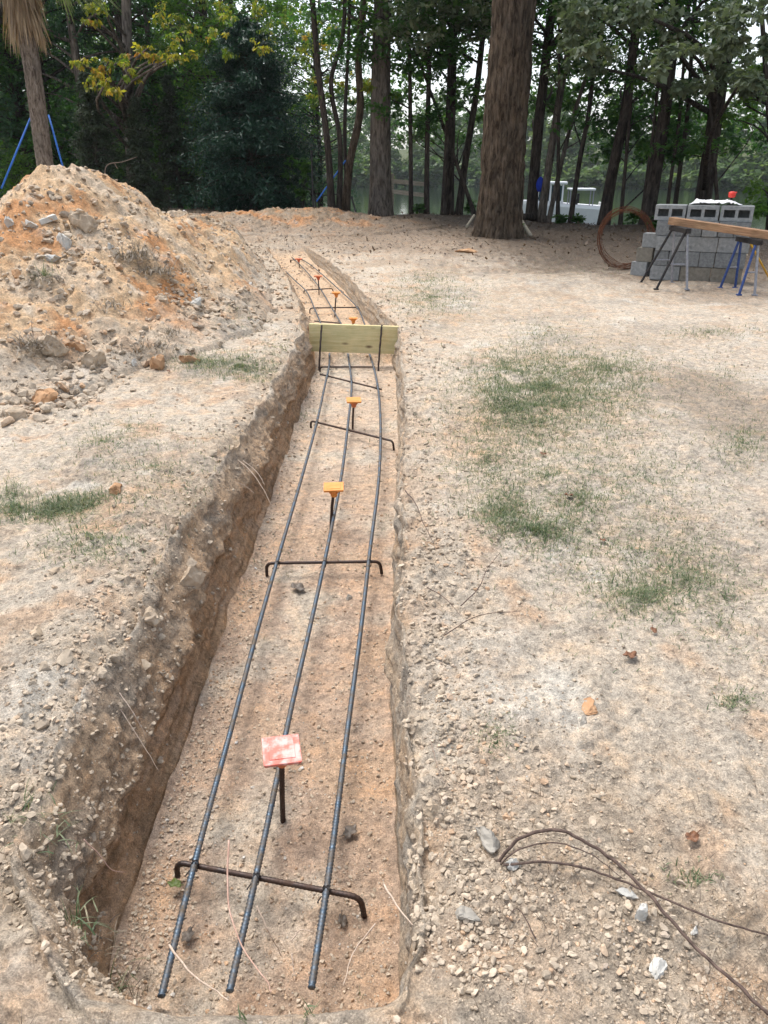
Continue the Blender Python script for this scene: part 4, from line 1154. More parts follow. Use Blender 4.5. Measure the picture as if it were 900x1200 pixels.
# -- the thick pine
g, t, pts, r = px_trunk((584, 276), [(590, 180), (598, 60), (602, 0)], 50, 7)
print('pine', g, t, r)
cl = px_clumps([(460 + 6 * k + R5.uniform(-6, 6), R5.uniform(-30, 42), 20) for k in range(22)], t + 2, R5, 1.5) + rand_clumps((pts[-1][0], pts[-1][1], pts[-1][2] + 1.5), 4.5, 2.6, 34, .8, R5)
make_tree('pine_tree', g, pts, r, r * .72, 'bark', 'leaf_grey', cl, 'thickest trunk of all, a ridged brown pine standing alone at the clearing edge', limbs=80, per=150, leaf=.13, seg=120, n=300, furrow=.17, flare=1.28, seed=1)
# timber offcuts leaning at its foot
for (a, b, w, lb) in [((607, 254), (622, 277), .05, 'short grey log leaning on the right foot of the thick pine'), ((556, 252), (546, 267), .03, 'thin grey offcut leaning on the left foot of the thick pine')]:
    B_ = on_ground(*b, mound=False)[0]; A_ = P(*a, on_ground(*b, mound=False)[1] + .1)
    mb = MB(); mb.tube(spline([B_, (A_ + B_) / 2, A_], 8), w, 10); o = mb.build('log', 'grey_wood', smooth=True, loc=B_); tag(o, lb, 'log')

# -- trunks the photograph shows one by one
TR = [
 ((446, 238), [(446, 150), (447, 60), (449, 0)], 27, 'bark_grey', 'leaf_mid', 'thick straight grey trunk behind the clump of slender yellowing trees', 90, .14),
 ((482, 241), [(481, 150), (480, 50)], 5.5, 'bark_dark', 'leaf_mid', 'thin upright dark trunk at the left end of the rail fence', 60, .14),
 ((500, 244), [(501, 150), (504, 50)], 6.5, 'bark_dark', 'leaf_mid', 'thin upright dark trunk at the right end of the rail fence', 60, .14),
 ((519, 244), [(524, 150), (527, 60)], 5.5, 'bark_dark', 'leaf_mid', 'thin dark trunk hugging the left side of a thicker one', 50, .14),
 ((527, 245), [(529, 150), (532, 40)], 10, 'bark_dark', 'leaf_mid', 'dark trunk midway between the rail fence and the thick pine', 90, .14),
 ((537, 246), [(546, 185), (558, 110), (566, 40)], 8.5, 'bark_dark', 'leaf_mid', 'dark trunk leaning right just left of the thick pine', 80, .14),
 ((623, 248), [(629, 170), (638, 85), (648, 0)], 13, 'bark_dark', 'leaf_mid', 'dark trunk just left of the blue bag', 90, .13),
 ((634, 250), [(647, 170), (661, 85), (680, 0)], 9.5, 'bark_grey', 'leaf_mid', 'grey leaning trunk just right of the blue bag', 70, .13),
 ((643, 247), [(657, 195), (671, 140), (697, 60)], 5.5, 'bark_grey', 'leaf_mid', 'thin strongly leaning trunk left of the boat cabin', 50, .12),
 ((668, 259), [(679, 190), (691, 125), (697, 60)], 6, 'bark_dark', 'leaf_mid', 'thin black trunk crossing in front of the boat', 60, .12),
 ((707, 262), [(719, 195), (733, 130), (742, 60)], 13.5, 'bark_dark', 'leaf_mid', 'dark leaning trunk just right of the boat', 90, .12),
 ((752, 258), [(758, 210), (765, 160), (770, 110)], 4.5, 'bark_dark', 'leaf_mid', 'sapling stem touching the grey trunk behind the wire coil', 60, .12),
 ((757, 263), [(770, 190), (783, 100), (790, 30)], 16, 'bark_dark', 'leaf_mid', 'stout dark leaning trunk rising behind the wire coil', 110, .12),
 ((783, 243), [(789, 190), (795, 150), (800, 90)], 4.5, 'bark_dark', 'leaf_mid', 'slim stem left of its twin behind the block stack', 50, .12),
 ((791, 245), [(798, 190), (806, 130), (810, 70)], 5.5, 'bark_dark', 'leaf_mid', 'slim stem right of its twin behind the block stack', 50, .12),
]
for k, (bp, tops, w, bk, lf, lb, per, lsz) in enumerate(TR):
    g, t, pts, r = px_trunk(bp, tops, w, 3.0)
    rng = np.random.default_rng(200 + k)
    top = pts[-1]
    k5 = min(range(len(pts)), key=lambda q: abs(pts[q][2] - (g[2] + 5.6)))
    cl = rand_clumps((pts[k5][0], pts[k5][1], g[2] + 6.3), 2.7, 2.7, 50 if w > 8 else 30, .62, rng)
    xs = bp[0]
    # understorey sprays in the picture's band of foliage
    yb = 150 if xs > 600 else 130
    cl += px_clumps([(tops[-1][0] + rng.uniform(-34, 34), rng.uniform(20, yb + (30 if w < 7 else 0)), rng.uniform(12, 20)) for _ in range(9 if xs > 660 else 6)], t, rng, 2.0)
    make_tree('woodland_tree', g, pts, r, r * .6, bk, lf, cl, lb, group='trees along the lake bank', limbs=3, per=max(per, 85) + 40, leaf=lsz, seed=k + 10, seg=14, n=30)
# oak at the right with pale grey-green leaves reaching over the clearing
g, t, pts, r = px_trunk((820, 262), [(829, 200), (840, 125), (852, 45)], 19, 2.5)
rng = np.random.default_rng(77)
cl = px_clumps([(rng.uniform(655, 905), 5 + 75 * rng.random() ** 1.6, rng.uniform(10, 17)) for _ in range(46)] + [(rng.uniform(780, 905), rng.uniform(55, 108), 10) for _ in range(14)], t - 4.5, rng, 2.0)
cl += rand_clumps((pts[-1][0], pts[-1][1] - 1, pts[-1][2] + 1.5), 5, 2, 30, .8, rng)
make_tree('oak_tree', g, pts, r, r * .65, 'bark_dark', 'leaf_grey', cl, 'leaning oak behind the block stack with pale grey green leaves hanging over the clearing', limbs=9, per=150, leaf=.115, seed=3, n=34, droop=.5, aspect=.6)
# bright maple behind at the far right
g, t, pts, r = px_trunk((905, 262), [(905, 190), (900, 120)], 8, 3)
cl = px_clumps([(rng.uniform(838, 915), rng.uniform(75, 148), rng.uniform(12, 18)) for _ in range(20)] + [(rng.uniform(880, 915), rng.uniform(215, 262), 10) for _ in range(6)], t, rng, 1.2)
make_tree('maple_tree', g, pts, r, r * .5, 'bark_dark', 'leaf_bright', cl, 'leafy bright green tree at the far right edge by the water', per=150, leaf=.10, seed=4)
# shady middle-height foliage over the water
for k, (bx, by, x0, x1, y0, y1, lb) in enumerate([(728, 256, 700, 775, 95, 190, 'dark leafy understorey tree between the boat and the wire coil'), (848, 250, 780, 890, 120, 190, 'dark leafy understorey tree right of the leaning oak'), (655, 252, 610, 700, 40, 130, 'dark leafy understorey tree over the boat'), (560, 246, 455, 560, 60, 170, 'dark leafy understorey tree left of the thick pine')]):
    g, t, pts, r = px_trunk((bx, by), [((x0 + x1) / 2, (y0 + y1) / 2)], 5, 1.5)
    cl = px_clumps([(rng.uniform(x0, x1), rng.uniform(y0, y1), rng.uniform(10, 16)) for _ in range(26)], t + 2, rng, 2)
    make_tree('understorey_tree', g, pts, r, r * .5, 'bark_dark', 'leaf_mid', cl, lb, limbs=3, per=150, leaf=.12, seed=30 + k)

# multi-stemmed yellowing tree with the blue strap
g0, t0 = on_ground(397, 250, False)
root = empty('river_birch', g0, 'clump of slender curving trunks with yellow green leaves, braced by a blue strap', 'tree')
for k, (bp, tops, w) in enumerate([((389, 250), [(384, 170), (374, 90), (366, 0)], 8.5), ((404, 251), [(410, 190), (422, 130), (420, 70), (426, 0)], 10), ((397, 248), [(398, 160), (388, 95), (402, 40), (404, 0)], 6.5), ((408, 249), [(404, 150), (408, 60), (410, 0)], 5)]):
    g, t, pts, r = px_trunk(bp, tops, w, 2.5)
    q, rr, w_ = trunk_mb(np.array(pts) - g0 - np.array([0, 0, .0]), r, r * .55, 12, 34, 1.3)
    mb = MB(); mb.tube(q, rr, 12, wob=w_); mb.build('trunk', 'bark_dark' if k != 1 else 'bark', root, True)
rng = np.random.default_rng(31)
YC = [(rng.uniform(185, 310), rng.uniform(5, 60), rng.uniform(7, 11)) for _ in range(24)] + [(rng.uniform(300, 450), rng.uniform(0, 60), rng.uniform(8, 12)) for _ in range(24)]
YC += [(rng.uniform(345, 405), rng.uniform(60, 135), 8) for _ in range(9)] + [(rng.uniform(415, 455), rng.uniform(65, 115), 7) for _ in range(6)]
yc = np.array(px_clumps(YC, t0, rng, 1.6)); pn, cv = clump_points(yc[:, :3] - g0, yc[:, 3], 85, rng, .7)
V, Fc = leaf_quads(pn, .10, rng, .75, .45); link('crown', raw_mesh('crown', V, Fc, 'leaf_yellow', False, var=np.clip(.30 + cv + rng.normal(0, .13, len(Fc)), 0, 1)), root)
# near hanging branch, autumn coloured, from a tree at the left
gb, tb = on_ground(150, 196, False); 
g, t, pts, r = px_trunk((153, 214), [(151, 120), (149, 40), (148, 0)], 13, 3)
BR = [(95 + 8 * k, 78 + 9 * math.sin(k * .9) + rng.uniform(-6, 6), 8) for k in range(9)] + [(105 + 7 * k, 98 + rng.uniform(-8, 10), 7) for k in range(5)] + [(165 + 9 * k, 62 + rng.uniform(-8, 8), 7) for k in range(7)] + [(100 + rng.uniform(0, 25), 8 + rng.uniform(-6, 14), 8) for _ in range(4)]
make_tree('autumn_tree', g, pts, r, r * .7, 'bark_grey', 'leaf_yellow', px_clumps(BR, t - 4, rng, .8), 'upright grey trunk behind the mound with a low branch of orange and yellow leaves', per=85, leaf=.11, droop=.9, seed=8, n=30)

# dark evergreen
def conifer(name, base_px, top_px, half_px, mat, label, n, leaf, dark_w=1.0, shape=1.0, seed=0, bark='bark_dark', shift=0.0, group=None, gapy=.06):
    rng = np.random.default_rng(500 + seed)
    t = 22.0 + shift
    g = P(*base_px, t); g[2] = float(base_g(g[0], g[1]))
    H = (P(base_px[0], top_px, t)[2] - g[2]); Rm = half_px / F * t
    root = empty(name, g, label, 'tree', group)
    mb = MB(); mb.tube(spline([(0, 0, -.1), (.02, 0, H * .5), (0, 0, H)], 20), np.linspace(Rm * .06 + .04, .015, 20), 8)
    C = []; D = []
    nb = int(110 * dark_w)
    for k in range(nb):
        z = H * (gapy + (1 - gapy) * (k + rng.random()) / nb); f = z / H
        R = Rm * (1 - f) ** (.5 if name == 'cedar_tree' else .75) * shape * rng.uniform(.5, 1.15) * (.55 + .45 * sm(0, .2, f)); a = rng.uniform(0, 2 * PI)
        tip = np.array([math.cos(a) * R, math.sin(a) * R, z - R * .12]); mid = np.array([math.cos(a) * R * .5, math.sin(a) * R * .5, z + R * .05])
        mb.tube(spline([(0, 0, z), mid, tip], 5), np.linspace(.03, .006, 5), 4)
        m = max(20, int(n / nb)); u = rng.random(m) ** .55
        p = np.outer(1 - u, [0, 0, z]) + np.outer(u, tip) + rng.normal(0, 1, (m, 3)) * np.array([.16, .16, .10]) * (R * .55 + .2)
        C.append(p); D.append(np.full(m, rng.uniform(-.25, .25)))
    mb.build('trunk', bark, root, True)
    C = np.vstack(C); D = np.concatenate(D)
    V, Fc = leaf_quads(C, leaf, rng, .45, .24, .3)
    link('crown', raw_mesh('crown', V, Fc, mat, False, var=np.clip(.5 + D + rng.normal(0, .15, len(Fc)), 0, 1)), root)
    return root
conifer('cedar_tree', (298, 232), 36, 98, 'needle_dark', 'broad very dark blue green evergreen in the middle of the woods edge', 75000, .115, 1.5, seed=1, gapy=.03)
conifer('juniper_tree', (118, 222), 92, 44, 'needle_olive', 'bushy grey olive juniper behind the mound, right of the palm', 26000, .085, seed=2, group='junipers behind the mound')
conifer('juniper_tree', (172, 226), 118, 36, 'needle_olive', 'smaller grey olive juniper between the big one and the dark evergreen', 20000, .085, seed=3, group='junipers behind the mound')
conifer('juniper_tree', (210, 228), 95, 34, 'needle_olive', 'narrow olive juniper touching the dark evergreen', 20000, .085, seed=4, shift=2, group='junipers behind the mound')

# background woodland, left and centre
rng = np.random.default_rng(91)
KINDS_ = [('leaf_mid', 'bark_dark', 'mid green', .12), ('leaf_blue', 'bark_dark', 'blue green', .12), ('leaf_bright', 'bark_grey', 'bright green', .12), ('leaf_mid', 'bark_grey', 'mid green', .12)]
protos = []
def wood_proto(k):
    lf, bk, nm, ls = KINDS_[k % 4]
    r = np.random.default_rng(700 + k)
    H = r.uniform(9, 12)
    pts = [np.zeros(3), np.array([r.normal(0, .2), r.normal(0, .2), H * .5]), np.array([r.normal(0, .4), r.normal(0, .4), H])]
    cl = []
    for _ in range(64):
        z = H * (.16 + .9 * r.random()); a = r.uniform(0, 2 * PI); R = (1.1 + 1.6 * math.sin(min(1, z / H) * PI * .8)) * r.random() ** .5
        cl.append((math.cos(a) * R, math.sin(a) * R, z, r.uniform(.45, .75)))
    return make_tree('broadleaf_tree', np.zeros(3), pts, r.uniform(.12, .20), .05, bk, lf, cl, 'x', per=190, leaf=ls, seed=60 + k)
PROT = [wood_proto(k) for k in range(6)]
used_p = [False] * 6
def place_wood(k, x, y, s, rz, label, group):
    root = PROT[k]
    if not used_p[k]:
        used_p[k] = True; o = root
    else:
        o = root.copy(); COL.objects.link(o)
        for ch in root.children:
            c = ch.copy(); COL.objects.link(c); c.parent = o
    o.location = (x, y, float(base_g(x, y)) - .1); o.rotation_euler = (0, 0, rz); o.scale = (s, s, s)
    o['label'] = label; o['group'] = group
spots = []
for Yr, nn, x0, x1 in [(28.5, 8, -18, -4), (32, 10, -22, -1.5), (37, 11, -28, -3), (44, 12, -34, -6), (53, 13, -42, -12)]:
    for i in range(nn):
        spots.append((x0 + (x1 - x0) * (i + rng.random()) / nn, Yr + rng.uniform(-2, 2)))
NAMES_ = ['mid green', 'blue green', 'bright green', 'mid green', 'mid green', 'blue green']
for i, (x, y) in enumerate(spots):
    k = int(rng.integers(0, 6))
    band = 'front' if y < 34 else 'depth'
    place_wood(k, x, y, rng.uniform(.8, 1.25), rng.uniform(0, 6), f'{NAMES_[k]} broadleaf tree in the {band} of the left woods', 'broadleaf trees filling the woods on the left')
for i, (x, y) in enumerate([(17.5, 20.5), (21, 24), (16, 17)]):
    place_wood([2, 0, 3][i], x, y, 1.0, i, ['bright green tree at the lake edge beyond the block stack', 'mid green tree at the lake edge right of the picture', 'leafy tree right of the sawhorses outside the clearing'][i], 'trees at the right of the clearing')

# shrubs at woods edge
def shrub(px, py, wp, hp, mat, label, per=60, leaf=.10, shift=0, cat='shrub', group=None, nc=14):
    rng = np.random.default_rng(int(px * 7 + py))
    g, t = on_ground(px, py, mound=False); t = min(t, 24) + shift; g = P(px, py, t); g[2] = float(base_g(g[0], g[1]))
    R = wp / F * t / 2; H = hp / F * t
    root = empty('shrub', g, label, cat, group)
    C = []; rr = []
    mb = MB()
    for k in range(nc):
        p = np.array([rng.normal(0, .4) * R, rng.normal(0, .4) * R, H * rng.uniform(.25, .95)]); C.append(p); rr.append(R * .33)
        mb.tube(spline([(0, 0, -.03), p * .5 + np.array([0, 0, .1 * H]), p], 6), np.linspace(.018, .005, 6) * max(.3, R), 5)
    mb.build('stem', 'bark_dark', root, True)
    pn, cv = clump_points(np.array(C), np.array(rr), per, rng, 1.0)
    V, Fc = leaf_quads(pn, leaf, rng, .1, .45)
    link('foliage', raw_mesh('foliage', V, Fc, mat, False, var=np.clip(.5 + cv, 0, 1)), root)
shrub(25, 214, 80, 66, 'leaf_bright', 'light green shrub behind the palm at the left edge', 120, .11)
shrub(60, 222, 60, 80, 'leaf_mid', 'darker green shrub behind the right side of the palm', 120, .11)
shrub(190, 230, 50, 100, 'leaf_bright', 'tall bright green shrub between junipers and dark evergreen', 110, .11, shift=3)
shrub(240, 232, 55, 110, 'leaf_blue', 'tall blue green shrub left of the dark evergreen', 110, .11, shift=3)
shrub(355, 236, 30, 60, 'leaf_mid', 'low shrub left of the slender birch stems', 70, .1)
for k, (px, py, w, h, lb) in enumerate([(492, 242, 16, 10, 'small fern like plant at the foot of the right fence post'), (553, 244, 14, 16, 'small dark plant left of the thick pine'), (678, 262, 16, 8, 'low dark bush in front of the boat stern'), (655, 262, 12, 7, 'low dark bush in front of the boat hull'), (742, 262, 22, 14, 'low bush behind the wire coil'), (603, 276, 20, 7, 'low weed at the right foot of the thick pine'), (770, 268, 18, 12, 'low bush left of the block stack top')]):
    shrub(px, py, w, h, 'leaf_mid', lb, 22, .12, nc=8, cat='plant')

# far shore woods: one mass
def far_wood():
    rng = np.random.default_rng(17)
    Vs, Fs, vs = [], [], []; n = 0
    for i in range(620):
        x = rng.uniform(-80, 170); yf = float(y_far(x)); low = i % 2
        y = yf + (-3 + rng.random() * 9 if low else 4 + rng.random() ** 1.5 * 42)
        H = rng.uniform(2.5, 6) if low else rng.uniform(9, 18) * (1.0 if x < 40 else .8); R = rng.uniform(2.2, 4.2)
        z0 = max(float(base_g(x, y)), WATER_Z)
        m = 24
        C = []
        for _ in range(m):
            zz = H * ((.0 if low else .12) + .88 * rng.random()); a = rng.uniform(0, 2 * PI); rr = R * math.sin(min(1, .15 + zz / H * .85) * PI) ** .6 * rng.random() ** .5
            C.append((x + math.cos(a) * rr, y + math.sin(a) * rr, z0 + zz))
        pn, cv = clump_points(np.array(C), np.full(m, R * .3), 26, rng, .8)
        V, Fc = leaf_quads(pn, .75, rng, .2, .7)
        tr = tube([(x, y, z0 - .3), (x, y, z0 + H * .8)], [.2, .08], 5)
        Vs.append(V); Fs.append(Fc + n); vs.append(np.clip(.45 + cv + rng.uniform(-.25, .25), 0, 1)); n += len(V)
    o = link('far_shore_forest', raw_mesh('far_shore_forest', np.vstack(Vs), np.vstack(Fs), 'leaf_far', False, var=np.concatenate(vs))); o['kind'] = 'stuff'
far_wood()
def deep_wood():
    rng = np.random.default_rng(18)
    Vs, Fs, vs = [], [], []; n = 0
    for i in range(130):
        x = rng.uniform(-95, -14); y = rng.uniform(56, 90)
        H = rng.uniform(9, 17); z0 = float(base_g(x, y)); m = 24; R = 3.5
        C = [(x + rng.normal(0, 1) * 1.6, y + rng.normal(0, 1.6), z0 + H * rng.uniform(.05, 1)) for _ in range(m)]
        pn, cv = clump_points(np.array(C), np.full(m, 1.1), 26, rng, .8); V, Fc = leaf_quads(pn, .5, rng, .2, .7)
        Vs.append(V); Fs.append(Fc + n); vs.append(np.clip(.35 + cv, 0, 1)); n += len(V)
    o = link('deep_forest', raw_mesh('deep_forest', np.vstack(Vs), np.vstack(Fs), 'leaf_blue', False, var=np.concatenate(vs))); o['kind'] = 'stuff'
deep_wood()

# ------------------------------------------------------------------ palm
pd = 13.0
pb = P(52, 187, pd); pb[2] = float(base_g(pb[0], pb[1]))
d = ray(52, 187); tp = [pb, cam_loc + d * (pb[1] / d[1])]
for q in [(42, 110), (33, 50), (24, -2)]:
    d = ray(*q); tp.append(cam_loc + d * (pb[1] / d[1]))
root = empty('palm_tree', pb, 'palm with a shaggy skirt of dead fronds standing behind the mound', 'palm tree')
q = spline(np.array(tp) - pb, 90); L = np.linspace(0, 1, 90); a = np.arange(24) / 24 * 2 * PI
w = 1 + .035 * np.sin(L[:, None] * 2 * PI * 34 + .5 * np.sin(a)[None, :]) + .05 * gnoise(np.cos(a)[None, :] * 2 + L[:, None] * 9, np.sin(a)[None, :] * 2, 2)
mb = MB(); mb.tube(q, np.interp(L, [0, .1, .75, .9, 1], [.175, .15, .138, .145, .18]), 24, wob=w); mb.build('trunk', 'bark_palm', root, True)
rng = np.random.default_rng(3)
def strips(starts, dirs, length, width, mat, name, sag=.8, segs=5):
    Vs, Fs = [], []; n = 0
    for s0, d0 in zip(starts, dirs):
        L_ = length * rng.uniform(.6, 1.2); d0 = d0 / np.linalg.norm(d0)
        side = np.cross(d0, [0, 0, 1.0]) + rng.normal(0, .3, 3); side /= np.linalg.norm(side)
        P_ = []; p = s0.copy(); dd = d0.copy()
        for k in range(segs + 1):
            w_ = width * (1 - (k / segs) ** 2 * .9); P_ += [p - side * w_ / 2, p + side * w_ / 2]
            dd = dd + np.array([0, 0, -sag / segs]); dd /= np.linalg.norm(dd); p = p + dd * L_ / segs
        Vs.append(np.array(P_)); i = np.arange(segs) * 2 + n
        Fs.append(np.stack([i, i + 1, i + 3, i + 2], -1)); n += len(P_)
    Fs = np.vstack(Fs)
    return raw_mesh(name, np.vstack(Vs), Fs, mat, False, var=rng.random(len(Fs)) * .3 + np.repeat(rng.random(len(Vs)) * .7, segs))
top = q[-1]
N_ = 620
aa = rng.uniform(0, 2 * PI, N_); zz = rng.uniform(-.30, .5, N_)
st = np.stack([np.cos(aa) * .17, np.sin(aa) * .17, zz], -1) + top
dr = np.stack([np.cos(aa) * rng.uniform(.15, .9, N_), np.sin(aa) * rng.uniform(.15, .9, N_), -1.2 + .5 * rng.random(N_)], -1)
link('dead_frond_skirt', strips(st, dr, .52, .035, 'frond_dead', 'dead_frond_skirt', 1.6), root)
N_ = 700
aa = np.repeat(rng.uniform(0, 2 * PI, 28), 25); el = np.repeat(rng.uniform(-.2, 1.2, 28), 25)
fan = np.tile(np.linspace(-.9, .9, 25), 28)
dr = np.stack([np.cos(aa + fan) * np.cos(el), np.sin(aa + fan) * np.cos(el), np.sin(el) + 0 * fan], -1)
st = top + np.array([0, 0, .5]) + np.stack([np.cos(aa) * np.cos(el), np.sin(aa) * np.cos(el), np.sin(el)], -1) * .8
link('fronds', strips(st, dr, .9, .045, 'frond', 'fronds', .7), root)
for (a, b, da, lb) in [((37, 135), (9, 203), .5, 'blue brace strap on the left of the palm'), ((57, 135), (71, 186), .3, 'blue brace strap on the right of the palm')]:
    A_ = P(*a, pd - .1); B_ = P(*b, pd - da); B_[2] = min(B_[2], A_[2] - .5)
    mb = MB(); mb.tube([A_, B_ + (B_ - A_) * .25], .016, 6); o = mb.build('brace_strap', 'strap', smooth=True, loc=A_); tag(o, lb, 'strap', 'blue straps bracing the trees')
    m = (A_ * .6 + B_ * .4)
a0 = on_ground(372, 237, False)[1]
A_ = P(405, 188, a0); B_ = P(371, 236, a0)
mb = MB(); mb.tube([A_, B_], .020, 6); o = mb.build('brace_strap', 'strap', smooth=True, loc=B_); tag(o, 'blue brace strap slanting to the slender yellowing trees', 'strap', 'blue straps bracing the trees')
for (a, b, lb) in [((365, 178), (367, 240), 'tall dark metal post left of the blue strap'), ((412, 231), (419, 256), 'short dark peg leaning right of the slender trees'), ((369, 233), (371, 252), 'short dark peg at the foot of the blue strap')]:
    B_, tt = on_ground(*b, mound=False); A_ = P(*a, tt)
    mb = MB(); mb.tube([B_, A_], .025, 6); mb.tube([B_ + (A_ - B_) * .93, A_ + (A_ - B_) * .02], .034, 6); o = mb.build('metal_post', 'black_metal', loc=B_); tag(o, lb, 'post')

# rail fence
f0, ft = on_ground(458, 240, False); f1, ft1 = on_ground(499, 243, False)
root = empty('rail_fence', f0, 'low two rail wooden fence left of the thick pine', 'fence')
for (px, y0, y1, tt) in [(459, 208, 240, ft), (499.5, 213, 243, ft1)]:
    A_ = P(px, y0, tt); g = P(px, y1, tt); mb = MB(); h = A_[2] - g[2]; c = (A_ + g) / 2 - f0; mb.box(tuple(c), (.12, .12, h + .2), bev=.008); mb.build('post', 'grey_wood', root)
for (a, b) in [((457, 212), (500, 216)), ((457, 224), (500, 229))]:
    A_ = P(*a, ft - .1) - f0; B_ = P(*b, ft1 - .1) - f0; c = (A_ + B_) / 2
    mb = MB(); mb.box(tuple(c), (np.linalg.norm(B_ - A_), .05, .11), rot=(0, -math.atan2((B_ - A_)[2], (B_ - A_)[0]), math.atan2((B_ - A_)[1], (B_ - A_)[0])), bev=.006); mb.build('rail', 'grey_wood', root)

# blue bag on the trunk
g, t = on_ground(623, 248, False)
t = on_ground(634, 250, False)[1]; c = P(633, 216, t - .22)
V, Fc = ICO[3]; V = V.copy(); V[:, 2] *= 1.35; V[:, 0] *= (1 - .35 * np.clip(V[:, 2], 0, 2) / 1.35); V = V * (1 + .10 * fbm(V[:, 0] * 2, V[:, 2] * 2, 3, 1)[:, None]); V *= np.array([.14, .09, .15])
o = link('blue_bag', raw_mesh('blue_bag', V, Fc, 'bluebag', True), None, tuple(c)); tag(o, 'bright blue cloth bag hanging between two trunks left of the boat', 'bag')
# fallen dark log
A_ = on_ground(610, 257, False)[0]; B_ = on_ground(641, 260, False)[0]
mb = MB(); mb.tube(spline([A_ + np.array([0, 0, .06]), (A_ + B_) / 2 + np.array([0, 0, .10]), B_ + np.array([0, 0, .06])], 12), np.linspace(.09, .11, 12), 12)
o = mb.build('fallen_log', 'bark_dark', smooth=True, loc=A_); tag(o, 'dark fallen log lying on the bank right of the thick pine', 'log')

# ------------------------------------------------------------------ boat and dock
bd = 44.0
bo = P(651, 250, bd); bo[2] = WATER_Z
root = empty('motor_boat', bo, 'white cabin motor boat moored beyond the trees', 'boat', rz=math.radians(-8)); root.scale = (1.0, 1.1, 1.5)
def hull():
    n = 24; prof = []
    L_ = 5.2
    Vs = []
    for i in range(n + 1):
        u = i / n; x = -L_ / 2 + L_ * u
        w = 1.0 * (1 - max(0, (.32 - u)) ** 2 / .1024 * .92); kz = -.25 + .45 * max(0, (.3 - u) / .3) ** 2; sh = .78 + .22 * (1 - u)
        Vs += [(x, -w, sh), (x, -w * 1.02, sh - .12), (x, -w * .78, .05 + .1 * (1 - u)), (x, 0, kz), (x, w * .78, .05 + .1 * (1 - u)), (x, w * 1.02, sh - .12), (x, w, sh), (x, w * .85, sh - .02), (x, w * .82, .22), (x, -w * .82, .22), (x, -w * .85, sh - .02)]
    k = 11; F_ = []
    for i in range(n):
        for j in range(k):
            F_.append((i * k + j, i * k + (j + 1) % k, (i + 1) * k + (j + 1) % k, (i + 1) * k + j))
    return np.array(Vs), np.array(F_)
V, Fc = hull(); link('hull', raw_mesh('hull', V, Fc, 'gel', False), root)
mb = MB(); mb.box((2.58, 0, .46), (.06, 1.9, .9), bev=.02); mb.build('transom', 'gel', root)
cab = MB()
for sx in (-1.15, -.45, .25):
    for sy in (-.68, .68): cab.box((sx, sy, 1.22), (.09, .06, .75), rot=(0, .12 if sx < -1 else 0, 0))
cab.box((-.45, 0, .72), (1.55, 1.42, .55), bev=.04); cab.box((-.40, 0, 1.60), (1.75, 1.6, .10), bev=.04)
cabo = cab.build('cabin', 'gel', root)
w_ = MB(); w_.box((-.8, -.70, 1.22), (.58, .015, .58)); w_.box((-.1, -.70, 1.22), (.58, .015, .58)); w_.box((-1.17, 0, 1.2), (.015, 1.3, .6), rot=(0, .12, 0)); w_.box((-.8, .70, 1.22), (.58, .015, .58)); w_.build('window', 'dark_glass', root)
cv = MB(); cv.box((1.35, 0, 1.38), (1.5, 1.5, .07), bev=.02); cv.build('awning', 'gel', root)
for sx in (.7, 2.0):
    for sy in (-.7, .7):
        m2 = MB(); m2.tube([(sx, sy, .6), (sx, sy, 1.36)], .03, 8); m2.build('awning_post', 'grey_metal', root)
m2 = MB(); m2.box((1.0, -.1, .75), (.4, .5, .55), bev=.05); m2.box((1.2, -.1, 1.05), (.12, .5, .35), bev=.03); m2.build('helm_seat', 'black_metal', root)
m2 = MB(); m2.box((2.85, 0, .75), (.4, .35, .5), bev=.08); m2.box((2.9, 0, .25), (.14, .12, .7), bev=.03); m2.build('outboard_motor', 'black_metal', root)
# dock
dk = P(716, 264, 33.5); dk[2] = WATER_Z
root = empty('dock', dk, 'pale floating dock strip at the bank right of the boat', 'dock')
mb = MB(); mb.box((0, 0, .30), (3.2, 1.3, .10), bev=.01); mb.build('deck', 'plastic_white', root)
for sx in (-1.4, 0, 1.4):
    for sy in (-.5, .5):
        m2 = MB(); m2.tube([(sx, sy, -.8), (sx, sy, .24)], .07, 8); m2.build('pile', 'grey_wood', root)

# ------------------------------------------------------------------ ground cover
def blades(name, x, y, h, width, mat, lean=.7, kind='stuff', flat=0.0, var=None):
    z, bad = place_micro_z(x, y); k = ~bad; x, y, z, h = x[k], y[k], z[k], h[k]
    n = len(x); a = RNG.uniform(0, 2 * PI, n); le = np.abs(RNG.normal(lean, .3, n))
    dx, dy = np.cos(a), np.sin(a); sx, sy = -dy, dx
    w = width * (.7 + .6 * RNG.random(n)) * (1 + .12 * y)
    V = np.empty((n, 5, 3))
    hz = h * np.cos(np.clip(le, 0, 1.5)); hr = h * np.sin(np.clip(le, 0, 1.5))
    for i, (fr, fz, fw) in enumerate([(0, 0, 1), (0, 0, -1), (.4, .62, -.8), (.4, .62, .8), (1, 1 - flat, 0)]):
        V[:, i, 0] = x + dx * hr * fr + sx * w * fw / 2; V[:, i, 1] = y + dy * hr * fr + sy * w * fw / 2; V[:, i, 2] = z + hz * fz * (1 - .35 * fr * (le > .8)) + .002
    b = np.arange(n)[:, None] * 5
    Q = b + np.array([[0, 1, 2, 3]]); T = b + np.array([[3, 2, 4]])
    vv = RNG.random(n) if var is None else np.clip(RNG.normal(var, .22, n), 0, 1)
    me = raw_mesh(name, V.reshape(-1, 3), [Q, T], mat, False, var=np.r_[vv, vv])
    o = link(name, me)
    if kind: o['kind'] = kind
    return o
gx, gy, gh = [], [], []
